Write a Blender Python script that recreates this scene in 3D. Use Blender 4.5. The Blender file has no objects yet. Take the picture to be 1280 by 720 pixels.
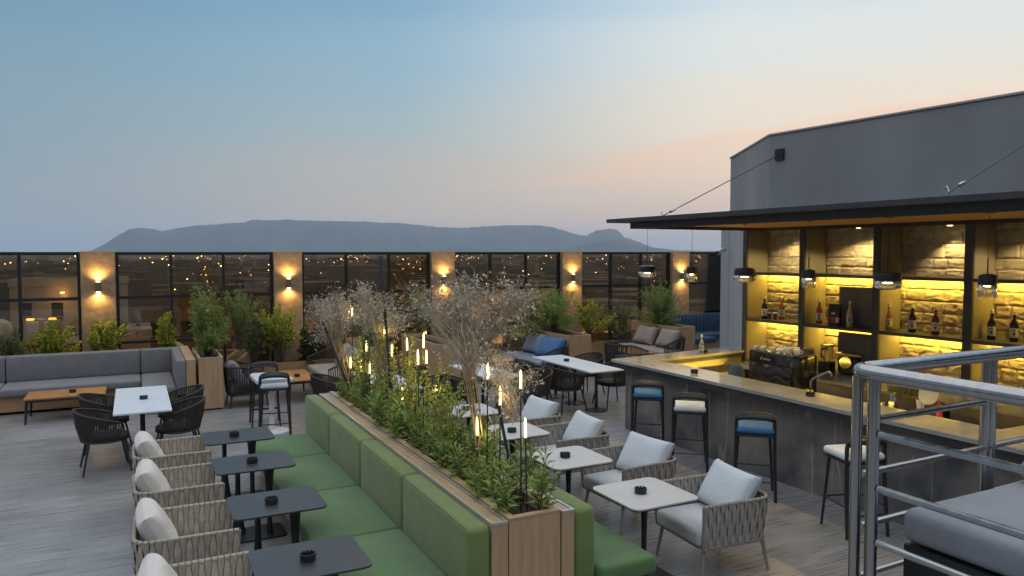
import bpy, bmesh, math, random
from mathutils import Vector, Matrix
R = math.radians
random.seed(7)
sc = bpy.context.scene
COL = sc.collection

# ------------------------------------------------------------------ camera
H = 2.8
TILT, YAW, FPX = 2.770, 27.029, 930.0
cd = bpy.data.cameras.new("camera"); cam = bpy.data.objects.new("camera", cd); COL.objects.link(cam)
cam.location = (0, 0, H); cam.rotation_euler = (R(90 - TILT), 0, R(-YAW))
cd.sensor_width = 36; cd.lens = 36 * FPX / 1280; cd.clip_start = 0.05; cd.clip_end = 60000
sc.camera = cam

# ------------------------------------------------------------------ world, sun, exposure
SUN_AZ, SUN_EL = 58.0, 2.0           # degrees clockwise from +Y
def lin(c):
    return tuple(((x/255)/12.92 if x/255 <= .04045 else ((x/255+.055)/1.055)**2.4) for x in c) + (1,)
w = bpy.data.worlds.new("World"); sc.world = w; w.use_nodes = True
nt = w.node_tree; N = nt.nodes; L = nt.links; N.clear()
def wn(t, **k):
    n = N.new(t)
    for a, b in k.items(): setattr(n, a, b)
    return n
tc = wn('ShaderNodeTexCoord'); sep = wn('ShaderNodeSeparateXYZ'); L.new(tc.outputs['Generated'], sep.inputs[0])
def wm(op, a, b=None, clamp=False):
    n = wn('ShaderNodeMath', operation=op); n.use_clamp = clamp
    for i, q in enumerate((a, b)):
        if q is None: continue
        if isinstance(q, (int, float)): n.inputs[i].default_value = q
        else: L.new(q, n.inputs[i])
    return n.outputs[0]
flat = wn('ShaderNodeCombineXYZ'); L.new(sep.outputs[0], flat.inputs[0]); L.new(sep.outputs[1], flat.inputs[1])
nrm = wn('ShaderNodeVectorMath', operation='NORMALIZE'); L.new(flat.outputs[0], nrm.inputs[0])
dot = wn('ShaderNodeVectorMath', operation='DOT_PRODUCT'); L.new(nrm.outputs[0], dot.inputs[0])
dot.inputs[1].default_value = (math.sin(R(SUN_AZ)), math.cos(R(SUN_AZ)), 0)
ang = wm('ARCCOSINE', dot.outputs['Value'])
# soft cloud streaks bend the elevation a little
mp = wn('ShaderNodeMapping'); mp.inputs['Scale'].default_value = (2.2, 2.2, 16); L.new(tc.outputs['Generated'], mp.inputs[0])
nz = wn('ShaderNodeTexNoise'); nz.inputs['Scale'].default_value = 1.6; nz.inputs['Detail'].default_value = 5; L.new(mp.outputs[0], nz.inputs['Vector'])
wob = wm('MULTIPLY', wm('SUBTRACT', nz.outputs['Fac'], .5), .05)
el = wm('MULTIPLY', wm('ADD', wm('MAXIMUM', sep.outputs[2], 0), wob), 2.0, True)   # 0..0.5 of sin(elevation) onto 0..1
def ramp(stops):
    r = wn('ShaderNodeValToRGB'); e = r.color_ramp.elements
    r.color_ramp.interpolation = 'EASE'
    while len(e) > 1: e.remove(e[0])
    for i, (p, c) in enumerate(stops):
        q = e[0] if i == 0 else e.new(p)
        q.position = p; q.color = lin(c)
    L.new(el, r.inputs[0]); return r.outputs[0]
rA = ramp([(0, (160,172,180)), (.12, (146,162,172)), (.3, (134,160,174)), (.45, (124,157,176)), (.62, (108,148,176)), (1, (84,122,164))])    # 62 deg from the sun
rB = ramp([(0, (198,184,174)), (.09, (202,186,172)), (.2, (188,184,176)), (.34, (164,184,190)), (.5, (146,180,200)), (.66, (128,168,196)), (1, (92,134,178))])
rC = ramp([(0, (206,184,176)), (.1, (224,198,180)), (.2, (236,211,187)), (.34, (236,224,206)), (.52, (222,228,226)), (.66, (196,216,228)), (1, (124,158,190))])
rD = ramp([(0, (150,146,152)), (.2, (136,138,152)), (.5, (96,114,144)), (1, (72,98,138))])
def mixw(a, b, lo, hi):
    mr = wn('ShaderNodeMapRange', interpolation_type='SMOOTHSTEP'); L.new(ang, mr.inputs[0])
    mr.inputs[1].default_value = R(lo); mr.inputs[2].default_value = R(hi)
    m = wn('ShaderNodeMix', data_type='RGBA'); L.new(mr.outputs[0], m.inputs[0]); L.new(a, m.inputs[6]); L.new(b, m.inputs[7]); return m.outputs[2]
c1 = mixw(rC, rB, 12, 42); c2 = mixw(c1, rA, 32, 70); c2b = c2
bz = wm('SUBTRACT', sep.outputs[2], wm('ADD', wm('MULTIPLY', wm('SUBTRACT', .75, ang), .16), wm('MULTIPLY', wm('SUBTRACT', nz.outputs['Fac'], .5), .07)))
band = wm('SUBTRACT', 1, wm('MULTIPLY', wm('ABSOLUTE', wm('SUBTRACT', bz, .055)), 62), True)
fad = wn('ShaderNodeMapRange', interpolation_type='SMOOTHSTEP'); L.new(ang, fad.inputs[0]); fad.inputs[1].default_value = R(42); fad.inputs[2].default_value = R(10)
bm_ = wm('MULTIPLY', wm('MULTIPLY', band, fad.outputs[0]), .5)
stk = wn('ShaderNodeMix', data_type='RGBA'); L.new(bm_, stk.inputs[0]); L.new(c2b, stk.inputs[6]); stk.inputs[7].default_value = lin((253, 196, 166)); c2 = stk.outputs[2]
c3 = mixw(c2, rD, 75, 160)
sky = wn('ShaderNodeTexSky', sky_type='NISHITA', sun_disc=False, sun_elevation=R(SUN_EL), sun_rotation=R(SUN_AZ))
sky.air_density = 1.0; sky.dust_density = 2.0
skm = wn('ShaderNodeMix', data_type='RGBA', blend_type='MULTIPLY'); skm.inputs[0].default_value = 1
L.new(sky.outputs[0], skm.inputs[6]); skm.inputs[7].default_value = (.1, .1, .1, 1)
# the high pale dome overhead (above the picture) that lights the terrace
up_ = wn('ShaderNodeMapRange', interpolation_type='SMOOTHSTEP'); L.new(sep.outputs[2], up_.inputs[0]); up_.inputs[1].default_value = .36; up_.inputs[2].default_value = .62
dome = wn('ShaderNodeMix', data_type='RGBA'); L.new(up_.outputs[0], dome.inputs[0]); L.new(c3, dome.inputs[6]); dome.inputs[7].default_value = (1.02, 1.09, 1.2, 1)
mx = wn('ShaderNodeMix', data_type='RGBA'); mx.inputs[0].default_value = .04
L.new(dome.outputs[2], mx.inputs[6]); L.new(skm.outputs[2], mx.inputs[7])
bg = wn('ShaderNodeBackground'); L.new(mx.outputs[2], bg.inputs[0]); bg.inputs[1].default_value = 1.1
wo = wn('ShaderNodeOutputWorld'); L.new(bg.outputs[0], wo.inputs[0])

sl = bpy.data.lights.new("sun", 'SUN'); sl.energy = .3; sl.angle = R(25); sl.color = (1, .8, .62)
so = bpy.data.objects.new("sun", sl); COL.objects.link(so)
so.rotation_euler = (R(90 - 7), 0, R(180 - SUN_AZ))
sc.view_settings.view_transform = 'Standard'; sc.view_settings.look = 'None'
sc.view_settings.exposure = 0; sc.view_settings.gamma = 1; sc.view_settings.use_curve_mapping = False
sc.cycles.max_bounces = 8; sc.cycles.volume_bounces = 1; sc.cycles.transparent_max_bounces = 16; sc.cycles.sample_clamp_indirect = 4
sc.cycles.use_denoising = True; sc.cycles.caustics_reflective = False; sc.cycles.caustics_refractive = False

# ------------------------------------------------------------------ helpers
a_, t_ = R(YAW), R(TILT)
FW = Vector((math.sin(a_)*math.cos(t_), math.cos(a_)*math.cos(t_), -math.sin(t_)))
RT = Vector((math.cos(a_), -math.sin(a_), 0)); UP = RT.cross(FW)
def at(px, py, **k):
    """a point of the place on the plane x=, y= or z= that the photograph shows at (px, py)"""
    d = FW + RT*(px-640)/FPX - UP*(py-360)/FPX
    ax, v = list(k.items())[0]; i = 'xyz'.index(ax); c = Vector((0, 0, H))
    return c + d*((v - c[i])/d[i])

class MB:
    def __init__(s): s.v = []; s.f = []; s.m = []
    def add(s, vs, fs, mi=0, M=None):
        o = len(s.v)
        s.v += [tuple(M @ Vector(p)) if M else tuple(p) for p in vs]
        s.f += [tuple(i+o for i in f) for f in fs]; s.m += [mi]*len(fs); return s
    def box(s, x0, y0, z0, x1, y1, z1, mi=0, M=None):
        vs = [(x, y, z) for z in (z0, z1) for y in (y0, y1) for x in (x0, x1)]
        return s.add(vs, [(0,2,3,1),(4,5,7,6),(0,1,5,4),(2,6,7,3),(0,4,6,2),(1,3,7,5)], mi, M)
    def rbox(s, x0, y0, z0, x1, y1, z1, r=.02, seg=2, mi=0, M=None):
        b = bmesh.new(); bmesh.ops.create_cube(b, size=1)
        for q in b.verts:
            q.co = Vector(((x0+x1)/2 + q.co.x*(x1-x0), (y0+y1)/2 + q.co.y*(y1-y0), (z0+z1)/2 + q.co.z*(z1-z0)))
        r = min(r, .49*min(abs(x1-x0), abs(y1-y0), abs(z1-z0)))
        bmesh.ops.bevel(b, geom=list(b.edges), offset=r, segments=seg, affect='EDGES', profile=.5)
        b.verts.index_update()
        s.add([q.co for q in b.verts], [[q.index for q in f.verts] for f in b.faces], mi, M); b.free(); return s
    def prism(s, poly, z0, z1, mi=0, M=None):
        n = len(poly); vs = [(p[0], p[1], z0) for p in poly] + [(p[0], p[1], z1) for p in poly]
        fs = [tuple(range(n))[::-1], tuple(range(n, 2*n))] + [(i, (i+1) % n, n+(i+1) % n, n+i) for i in range(n)]
        return s.add(vs, fs, mi, M)
    def tube(s, pts, r, n=8, cap=True, mi=0, M=None, flat=1.0):
        pts = [Vector(p) for p in pts]; k = len(pts); rs = r if isinstance(r, (list, tuple)) else [r]*k
        vs = []; ref = None
        for i, p in enumerate(pts):
            d = (pts[min(i+1, k-1)] - pts[max(i-1, 0)]).normalized()
            if ref is None: ref = Vector((0, 0, 1)) if abs(d.z) < .9 else Vector((1, 0, 0))
            u = d.cross(ref)
            if u.length < 1e-5: u = d.orthogonal()
            u.normalize(); q = u.cross(d); ref = q if abs(d.z) < .9 else ref
            for j in range(n):
                a = 2*math.pi*j/n
                vs.append(p + u*math.cos(a)*rs[i] + q*math.sin(a)*rs[i]*flat)
        fs = [(i*n+j, i*n+(j+1) % n, (i+1)*n+(j+1) % n, (i+1)*n+j) for i in range(k-1) for j in range(n)]
        if cap: fs += [tuple(range(n))[::-1], tuple(range((k-1)*n, k*n))]
        return s.add(vs, fs, mi, M)
    def lathe(s, prof, n=24, c=(0, 0, 0), mi=0, M=None):
        vs = [(c[0]+r*math.cos(2*math.pi*j/n), c[1]+r*math.sin(2*math.pi*j/n), c[2]+z) for r, z in prof for j in range(n)]
        k = len(prof)
        fs = [(i*n+j, i*n+(j+1) % n, (i+1)*n+(j+1) % n, (i+1)*n+j) for i in range(k-1) for j in range(n)]
        fs += [tuple(range(n))[::-1], tuple(range((k-1)*n, k*n))]
        return s.add(vs, fs, mi, M)
    def pillow(s, W, D, T, M=None, n=12, mi=0, puff=.5):
        vs = []; fs = []
        for side in (1, -1):
            o = len(vs)
            for i in range(n+1):
                for j in range(n+1):
                    u, v = -1+2*i/n, -1+2*j/n
                    t = max(0, (1-abs(u)**2.8)*(1-abs(v)**2.8))**.5
                    wr = .012*math.sin(9*u+3*v)*t*(abs(u*v))
                    x = math.sin(u*1.4)/math.sin(1.4)*W/2*(1-.08*(1-v*v)); y = math.sin(v*1.4)/math.sin(1.4)*D/2*(1-.08*(1-u*u))
                    vs.append((x, y, side*T/2*t + wr))
            for i in range(n):
                for j in range(n):
                    q = (o+i*(n+1)+j, o+(i+1)*(n+1)+j, o+(i+1)*(n+1)+j+1, o+i*(n+1)+j+1)
                    fs.append(q if side == 1 else q[::-1])
        return s.add(vs, fs, mi, M)
    def build(s, name, mats, parent=None, smooth=35):
        me = bpy.data.meshes.new(name); me.from_pydata(s.v, [], s.f)
        if not isinstance(mats, (list, tuple)): mats = [mats]
        for m in mats: me.materials.append(m)
        if len(mats) > 1: me.polygons.foreach_set('material_index', s.m)
        if smooth:
            me.polygons.foreach_set('use_smooth', [True]*len(me.polygons)); me.set_sharp_from_angle(angle=R(smooth))
        me.update(); o = bpy.data.objects.new(name, me); COL.objects.link(o)
        if parent: o.parent = parent
        return o
def tag(o, label=None, cat=None, group=None, kind=None):
    for k, v in (('label', label), ('category', cat), ('group', group), ('kind', kind)):
        if v: o[k] = v
    return o
def thing(name, label, cat, loc=(0, 0, 0), rz=0, group=None):
    o = bpy.data.objects.new(name, None); COL.objects.link(o); o.empty_display_size = .1
    o.location = loc; o.rotation_euler = (0, 0, rz); return tag(o, label, cat, group)
def kids(o): return [c for c in COL.objects if c.parent == o]
KIDS = {}
def dup(root, loc, rz, label=None, group=None, scale=None):
    if root.name not in KIDS:
        KIDS[root.name] = [(c, kids(c)) for c in kids(root)]
    r = root.copy(); COL.objects.link(r); r.location = loc; r.rotation_euler = (0, 0, rz)
    if scale: r.scale = (scale,)*3 if isinstance(scale, (int, float)) else scale
    if label: r['label'] = label
    if group: r['group'] = group
    for ch, gs in KIDS[root.name]:
        c = ch.copy(); COL.objects.link(c); c.parent = r
        for g in gs:
            d = g.copy(); COL.objects.link(d); d.parent = c
    return r
def Tm(x=0, y=0, z=0, rx=0, ry=0, rz=0):
    return Matrix.Translation((x, y, z)) @ Matrix.Rotation(rz, 4, 'Z') @ Matrix.Rotation(ry, 4, 'Y') @ Matrix.Rotation(rx, 4, 'X')

# ------------------------------------------------------------------ materials
def mat(name, c, rough=.6, metal=0, nscale=0, namt=0, bump=0, bscale=None, stretch=None, c2=None, spec=.5, emit=None, es=0, trans=0, alpha=1, island=0, coat=0, sheen=0, detail=6):
    m = bpy.data.materials.new(name); m.use_nodes = True; t = m.node_tree; b = t.nodes['Principled BSDF']
    b.inputs['Roughness'].default_value = rough; b.inputs['Metallic'].default_value = metal
    b.inputs['Specular IOR Level'].default_value = spec; b.inputs['Base Color'].default_value = (*c, 1)
    b.inputs['Transmission Weight'].default_value = trans; b.inputs['Alpha'].default_value = alpha
    b.inputs['Coat Weight'].default_value = coat; b.inputs['Sheen Weight'].default_value = sheen
    if emit: b.inputs['Emission Color'].default_value = (*emit, 1); b.inputs['Emission Strength'].default_value = es
    if nscale or bump or island:
        co = t.nodes.new('ShaderNodeTexCoord'); mpn = t.nodes.new('ShaderNodeMapping'); t.links.new(co.outputs['Object'], mpn.inputs[0])
        mpn.inputs['Scale'].default_value = stretch or (1, 1, 1)
    col = None
    if nscale:
        n = t.nodes.new('ShaderNodeTexNoise'); n.inputs['Scale'].default_value = nscale; n.inputs['Detail'].default_value = detail
        t.links.new(mpn.outputs[0], n.inputs['Vector'])
        x = t.nodes.new('ShaderNodeMix'); x.data_type = 'RGBA'
        rmp = t.nodes.new('ShaderNodeMapRange'); rmp.inputs[1].default_value = .3; rmp.inputs[2].default_value = .7
        t.links.new(n.outputs['Fac'], rmp.inputs[0]); t.links.new(rmp.outputs[0], x.inputs[0])
        d = c2 or tuple(q*(1-namt) for q in c); e = c if c2 else tuple(min(1, q*(1+namt)) for q in c)
        x.inputs[6].default_value = (*d, 1); x.inputs[7].default_value = (*e, 1); col = x.outputs[2]
        rr = t.nodes.new('ShaderNodeMapRange'); rr.inputs[3].default_value = max(.02, rough-.08); rr.inputs[4].default_value = min(1, rough+.1)
        t.links.new(n.outputs['Fac'], rr.inputs[0]); t.links.new(rr.outputs[0], b.inputs['Roughness'])
    if island:
        g = t.nodes.new('ShaderNodeNewGeometry'); hs = t.nodes.new('ShaderNodeHueSaturation')
        mr = t.nodes.new('ShaderNodeMapRange'); mr.inputs[3].default_value = 1-island; mr.inputs[4].default_value = 1+island
        t.links.new(g.outputs['Random Per Island'], mr.inputs[0]); t.links.new(mr.outputs[0], hs.inputs['Value'])
        m2 = t.nodes.new('ShaderNodeMapRange'); m2.inputs[3].default_value = .47; m2.inputs[4].default_value = .53
        wx = t.nodes.new('ShaderNodeMath'); wx.operation = 'FRACT'; w2 = t.nodes.new('ShaderNodeMath'); w2.operation = 'MULTIPLY'; w2.inputs[1].default_value = 7.31
        t.links.new(g.outputs['Random Per Island'], w2.inputs[0]); t.links.new(w2.outputs[0], wx.inputs[0]); t.links.new(wx.outputs[0], m2.inputs[0]); t.links.new(m2.outputs[0], hs.inputs['Hue'])
        if col: t.links.new(col, hs.inputs['Color'])
        else: hs.inputs['Color'].default_value = (*c, 1)
        col = hs.outputs[0]
    if col: t.links.new(col, b.inputs['Base Color'])
    if bump:
        n2 = t.nodes.new('ShaderNodeTexNoise'); n2.inputs['Scale'].default_value = bscale or 200; n2.inputs['Detail'].default_value = 4
        t.links.new(mpn.outputs[0], n2.inputs['Vector'])
        bp = t.nodes.new('ShaderNodeBump'); bp.inputs['Strength'].default_value = bump; bp.inputs['Distance'].default_value = .01
        t.links.new(n2.outputs['Fac'], bp.inputs['Height']); t.links.new(bp.outputs[0], b.inputs['Normal'])
        if any(q in name for q in ('fabric', 'cushion', 'pillow')):
            n3 = t.nodes.new('ShaderNodeTexNoise'); n3.inputs['Scale'].default_value = 5.5; n3.inputs['Detail'].default_value = 3; n3.inputs['Distortion'].default_value = 1.2
            t.links.new(mpn.outputs[0], n3.inputs['Vector']); b3 = t.nodes.new('ShaderNodeBump'); b3.inputs['Strength'].default_value = .16; b3.inputs['Distance'].default_value = .05
            t.links.new(n3.outputs['Fac'], b3.inputs['Height']); t.links.new(b3.outputs[0], bp.inputs['Normal'])
    return m
def wood(name, c, c2, ax, sc_=9):
    st = [1, 1, 1]; st = [8, 8, 8]; st[ax] = .6
    return mat(name, c, .5, nscale=sc_/3, c2=c2, bump=.15, bscale=20, stretch=tuple(st))
M = {}
M['black'] = mat('black_metal', (.018, .018, .02), .42, nscale=14, namt=.25)
M['dark_frame'] = mat('dark_aluminium', (.011, .0105, .010), .5, nscale=6, namt=.25)
M['steel'] = mat('brushed_steel', (.40, .39, .38), .16, 1, nscale=30, namt=.08, stretch=(1, 1, .1))
M['rope'] = mat('dark_rope', (.042, .034, .028), .8, nscale=60, namt=.4, bump=.4, bscale=300)
M['ropeseat'] = mat('charcoal_fabric', (.05, .05, .055), .9, nscale=40, namt=.2, bump=.3, bscale=400)
M['weave'] = mat('beige_strap', (.40, .34, .265), .8, nscale=22, namt=.16, bump=.4, bscale=260)
M['weave2'] = mat('taupe_strap', (.33, .30, .26), .8, nscale=22, namt=.16, bump=.4, bscale=260)
M['core'] = mat('dark_strap_core', (.11, .095, .08), .9, nscale=9, namt=.2)
M['chairframe'] = mat('taupe_frame', (.26, .235, .2), .5, nscale=10, namt=.1)
M['cushion'] = mat('pale_cushion', (.56, .57, .57), .9, nscale=5, namt=.06, bump=.35, bscale=420)
M['cushion_warm'] = mat('warm_white_cushion', (.62, .58, .53), .9, nscale=5, namt=.06, bump=.35, bscale=420)
M['pillow'] = mat('pale_pillow', (.58, .62, .65), .9, nscale=6, namt=.05, bump=.3, bscale=420)
M['pillow_warm'] = mat('cream_pillow', (.64, .595, .54), .9, nscale=6, namt=.05, bump=.3, bscale=420)
M['green_back'] = mat('olive_green_fabric', (.145, .195, .055), .85, nscale=3, namt=.1, bump=.3, bscale=380, sheen=.2)
M['green_seat'] = mat('green_fabric', (.085, .165, .055), .85, nscale=3, namt=.12, bump=.3, bscale=380, sheen=.2)
M['grey_fabric'] = mat('grey_fabric', (.19, .185, .19), .9, nscale=4, namt=.08, bump=.3, bscale=400)
M['daybed'] = mat('pale_grey_fabric', (.27, .28, .30), .9, nscale=4, namt=.08, bump=.3, bscale=400)
M['beige_fabric'] = mat('taupe_fabric', (.30, .25, .21), .9, nscale=4, namt=.08, bump=.3, bscale=400)
M['bluegrey_fabric'] = mat('slate_blue_fabric', (.20, .235, .30), .9, nscale=4, namt=.08, bump=.3, bscale=400)
M['blue_fabric'] = mat('blue_fabric', (.06, .15, .29), .85, nscale=4, namt=.1, bump=.3, bscale=400)
M['navy_fabric'] = mat('navy_blue_fabric', (.024, .06, .11), .8, nscale=4, namt=.12, bump=.2, bscale=300)
M['stool_white'] = mat('white_upholstery', (.66, .70, .72), .7, nscale=5, namt=.05)
M['stool_blue'] = mat('blue_upholstery', (.035, .15, .33), .6, nscale=5, namt=.1)
M['wood_y'] = wood('oak_along_y', (.48, .33, .19), (.37, .245, .135), 1)
M['wood_z'] = wood('oak_upright', (.50, .335, .19), (.385, .25, .135), 2)
M['wood_x'] = wood('oak_along_x', (.42, .25, .12), (.31, .17, .075), 0)
M['teak'] = wood('teak_top', (.42, .19, .05), (.30, .125, .03), 1)
M['slat'] = wood('orange_cedar', (.72, .40, .13), (.6, .30, .08), 1)
M['trim'] = mat('pale_trim', (.55, .56, .54), .35, .6, nscale=20, namt=.06)
M['groove'] = mat('dark_groove', (.02, .015, .012), .9, nscale=9, namt=.2)
M['table_dark'] = mat('charcoal_laminate', (.032, .033, .036), .34, nscale=7, namt=.15, bump=.06, bscale=300)
M['table_tan'] = mat('stone_laminate', (.52, .50, .47), .4, nscale=7, namt=.06, bump=.05, bscale=300)
M['table_white'] = mat('white_laminate', (.66, .70, .74), .3, nscale=3, namt=.04)
M['white'] = mat('white_paint', (.75, .75, .74), .4, nscale=5, namt=.04)
M['soil'] = mat('dark_soil', (.022, .016, .012), .95, nscale=30, namt=.6, bump=1, bscale=60)
M['plaster'] = mat('grey_render', (.27, .275, .275), .85, nscale=.9, namt=.16, bump=.25, bscale=60, stretch=(1, 1, .35))
M['plaster_light'] = mat('pale_grey_render', (.36, .365, .365), .85, nscale=1.1, namt=.1, bump=.2, bscale=60, stretch=(1, 1, .35))
M['pillar'] = mat('textured_brown_render', (.36, .235, .125), .8, nscale=9, namt=.24, bump=.4, bscale=38)
M['fascia'] = mat('dark_fascia', (.04, .041, .044), .5, nscale=4, namt=.2)
M['taupe'] = mat('taupe_panel', (.24, .21, .15), .6, nscale=4, namt=.08)
M['upright'] = mat('dark_grey_upright', (.05, .05, .047), .6, nscale=4, namt=.12)
M['cabinet'] = mat('dark_brown_panel', (.15, .13, .10), .55, nscale=4, namt=.15)
M['counter'] = mat('polished_stone_top', (.31, .305, .30), .06, nscale=3.5, namt=.12, detail=9)
M['counter'].node_tree.nodes['Principled BSDF'].inputs['IOR'].default_value = 1.9
M['edge'] = mat('dark_stone_edge', (.035, .037, .04), .35, nscale=6, namt=.3)
M['brass'] = mat('brass', (.6, .42, .16), .3, 1, nscale=10, namt=.1)
M['chrome'] = mat('chrome', (.75, .75, .75), .08, 1, nscale=9, namt=.05)
M['blackgloss'] = mat('gloss_black', (.012, .012, .012), .06, nscale=4, namt=.2)
M['clear'] = mat('clear_glass', (.95, .95, .92), .04, trans=1, nscale=5, namt=.02)
M['shadeglass'] = mat('warm_ribbed_glass', (1, .93, .72), .12, trans=.92, nscale=5, namt=.02)
M['straw'] = mat('straw_stalks', (.36, .25, .12), .85, nscale=12, namt=.35)
M['bark'] = mat('brown_stems', (.10, .07, .04), .9, nscale=14, namt=.4)
M['bamboo'] = mat('golden_cane', (.42, .27, .08), .6, nscale=12, namt=.25)
M['leaf_herb'] = mat('mid_green_leaf', (.26, .34, .09), .45, island=.5)
M['leaf_airy'] = mat('yellow_green_leaf', (.40, .42, .09), .5, island=.4)
M['leaf_feather'] = mat('bright_needle_leaf', (.25, .33, .085), .55, island=.4)
M['leaf_lime'] = mat('lime_leaf', (.40, .42, .06), .45, island=.35)
M['leaf_olive'] = mat('olive_leaf', (.19, .22, .09), .55, island=.4)
M['leaf_dark'] = mat('dark_leaf', (.055, .085, .03), .5, island=.4)
M['dry'] = mat('dry_flower_heads', (.54, .48, .385), .9, island=.3)
M['dry_twig'] = mat('dry_twigs', (.45, .36, .25), .9, nscale=15, namt=.3)
WARM = (1, .66, .26); YEL = (1, .66, .09)
M['rodlight'] = mat('lit_rod', (.8, .7, .4), .4, emit=(1, .76, .28), es=3.4)
M['lampglow'] = mat('lit_lamp', (.9, .8, .5), .4, emit=(1, .66, .24), es=22)
M['led'] = mat('led_strip', (.9, .8, .3), .4, emit=YEL, es=80)
M['ledsoft'] = mat('soft_lamp', (.9, .8, .5), .4, emit=(1, .74, .32), es=16)

def glass_mat():
    m = bpy.data.materials.new('tinted_glass'); m.use_nodes = True; t = m.node_tree; t.nodes.clear()
    o = t.nodes.new('ShaderNodeOutputMaterial'); mx = t.nodes.new('ShaderNodeMixShader'); tr = t.nodes.new('ShaderNodeBsdfTransparent'); g = t.nodes.new('ShaderNodeBsdfGlossy')
    tr.inputs[0].default_value = (.66, .55, .42, 1); g.inputs[0].default_value = (.9, .86, .8, 1); g.inputs['Roughness'].default_value = .015
    f = t.nodes.new('ShaderNodeFresnel'); f.inputs[0].default_value = 1.5
    n = t.nodes.new('ShaderNodeTexNoise'); n.inputs['Scale'].default_value = 1.3; co = t.nodes.new('ShaderNodeTexCoord'); t.links.new(co.outputs['Object'], n.inputs['Vector'])
    b = t.nodes.new('ShaderNodeBump'); b.inputs['Strength'].default_value = .03; t.links.new(n.outputs['Fac'], b.inputs['Height']); t.links.new(b.outputs[0], g.inputs['Normal'])
    a = t.nodes.new('ShaderNodeMath'); a.operation = 'MULTIPLY_ADD'; a.inputs[1].default_value = 1; a.inputs[2].default_value = .06; t.links.new(f.outputs[0], a.inputs[0])
    t.links.new(a.outputs[0], mx.inputs[0]); t.links.new(tr.outputs[0], mx.inputs[1]); t.links.new(g.outputs[0], mx.inputs[2]); t.links.new(mx.outputs[0], o.inputs[0]); return m
M['glass'] = glass_mat()

def floor_mat():
    m = mat('plank_tiles', (.25, .225, .205), .42, bump=0); t = m.node_tree; b = t.nodes['Principled BSDF']
    co = t.nodes.new('ShaderNodeTexCoord'); br = t.nodes.new('ShaderNodeTexBrick'); t.links.new(co.outputs['Object'], br.inputs['Vector'])
    br.inputs['Scale'].default_value = 1; br.inputs['Brick Width'].default_value = 1.2; br.inputs['Row Height'].default_value = .2; br.inputs['Mortar Size'].default_value = .003
    br.inputs['Color1'].default_value = (.275, .268, .262, 1); br.inputs['Color2'].default_value = (.225, .22, .218, 1); br.inputs['Mortar'].default_value = (.175, .17, .166, 1); br.inputs['Bias'].default_value = -.1
    mp_ = t.nodes.new('ShaderNodeMapping'); mp_.inputs['Scale'].default_value = (.9, 14, 1); t.links.new(co.outputs['Object'], mp_.inputs[0])
    n = t.nodes.new('ShaderNodeTexNoise'); n.inputs['Scale'].default_value = 2.2; n.inputs['Detail'].default_value = 8; t.links.new(mp_.outputs[0], n.inputs['Vector'])
    n2 = t.nodes.new('ShaderNodeTexNoise'); n2.inputs['Scale'].default_value = .5; n2.inputs['Detail'].default_value = 3; t.links.new(co.outputs['Object'], n2.inputs['Vector'])
    mr = t.nodes.new('ShaderNodeMapRange'); mr.inputs[1].default_value = .25; mr.inputs[2].default_value = .75; mr.inputs[3].default_value = .66; mr.inputs[4].default_value = 1.3; t.links.new(n.outputs['Fac'], mr.inputs[0])
    mr2 = t.nodes.new('ShaderNodeMapRange'); mr2.inputs[1].default_value = .3; mr2.inputs[2].default_value = .7; mr2.inputs[3].default_value = .70; mr2.inputs[4].default_value = 1.2; t.links.new(n2.outputs['Fac'], mr2.inputs[0])
    mu = t.nodes.new('ShaderNodeMath'); mu.operation = 'MULTIPLY'; t.links.new(mr.outputs[0], mu.inputs[0]); t.links.new(mr2.outputs[0], mu.inputs[1])
    hs = t.nodes.new('ShaderNodeHueSaturation'); t.links.new(br.outputs['Color'], hs.inputs['Color']); t.links.new(mu.outputs[0], hs.inputs['Value']); t.links.new(hs.outputs[0], b.inputs['Base Color'])
    rr = t.nodes.new('ShaderNodeMapRange'); rr.inputs[3].default_value = .16; rr.inputs[4].default_value = .44; t.links.new(n.outputs['Fac'], rr.inputs[0]); t.links.new(rr.outputs[0], b.inputs['Roughness'])
    bp = t.nodes.new('ShaderNodeBump'); bp.inputs['Strength'].default_value = .12; bp.inputs['Distance'].default_value = .01; t.links.new(n.outputs['Fac'], bp.inputs['Height']); t.links.new(bp.outputs[0], b.inputs['Normal'])
    return m
M['floor'] = floor_mat()

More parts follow.
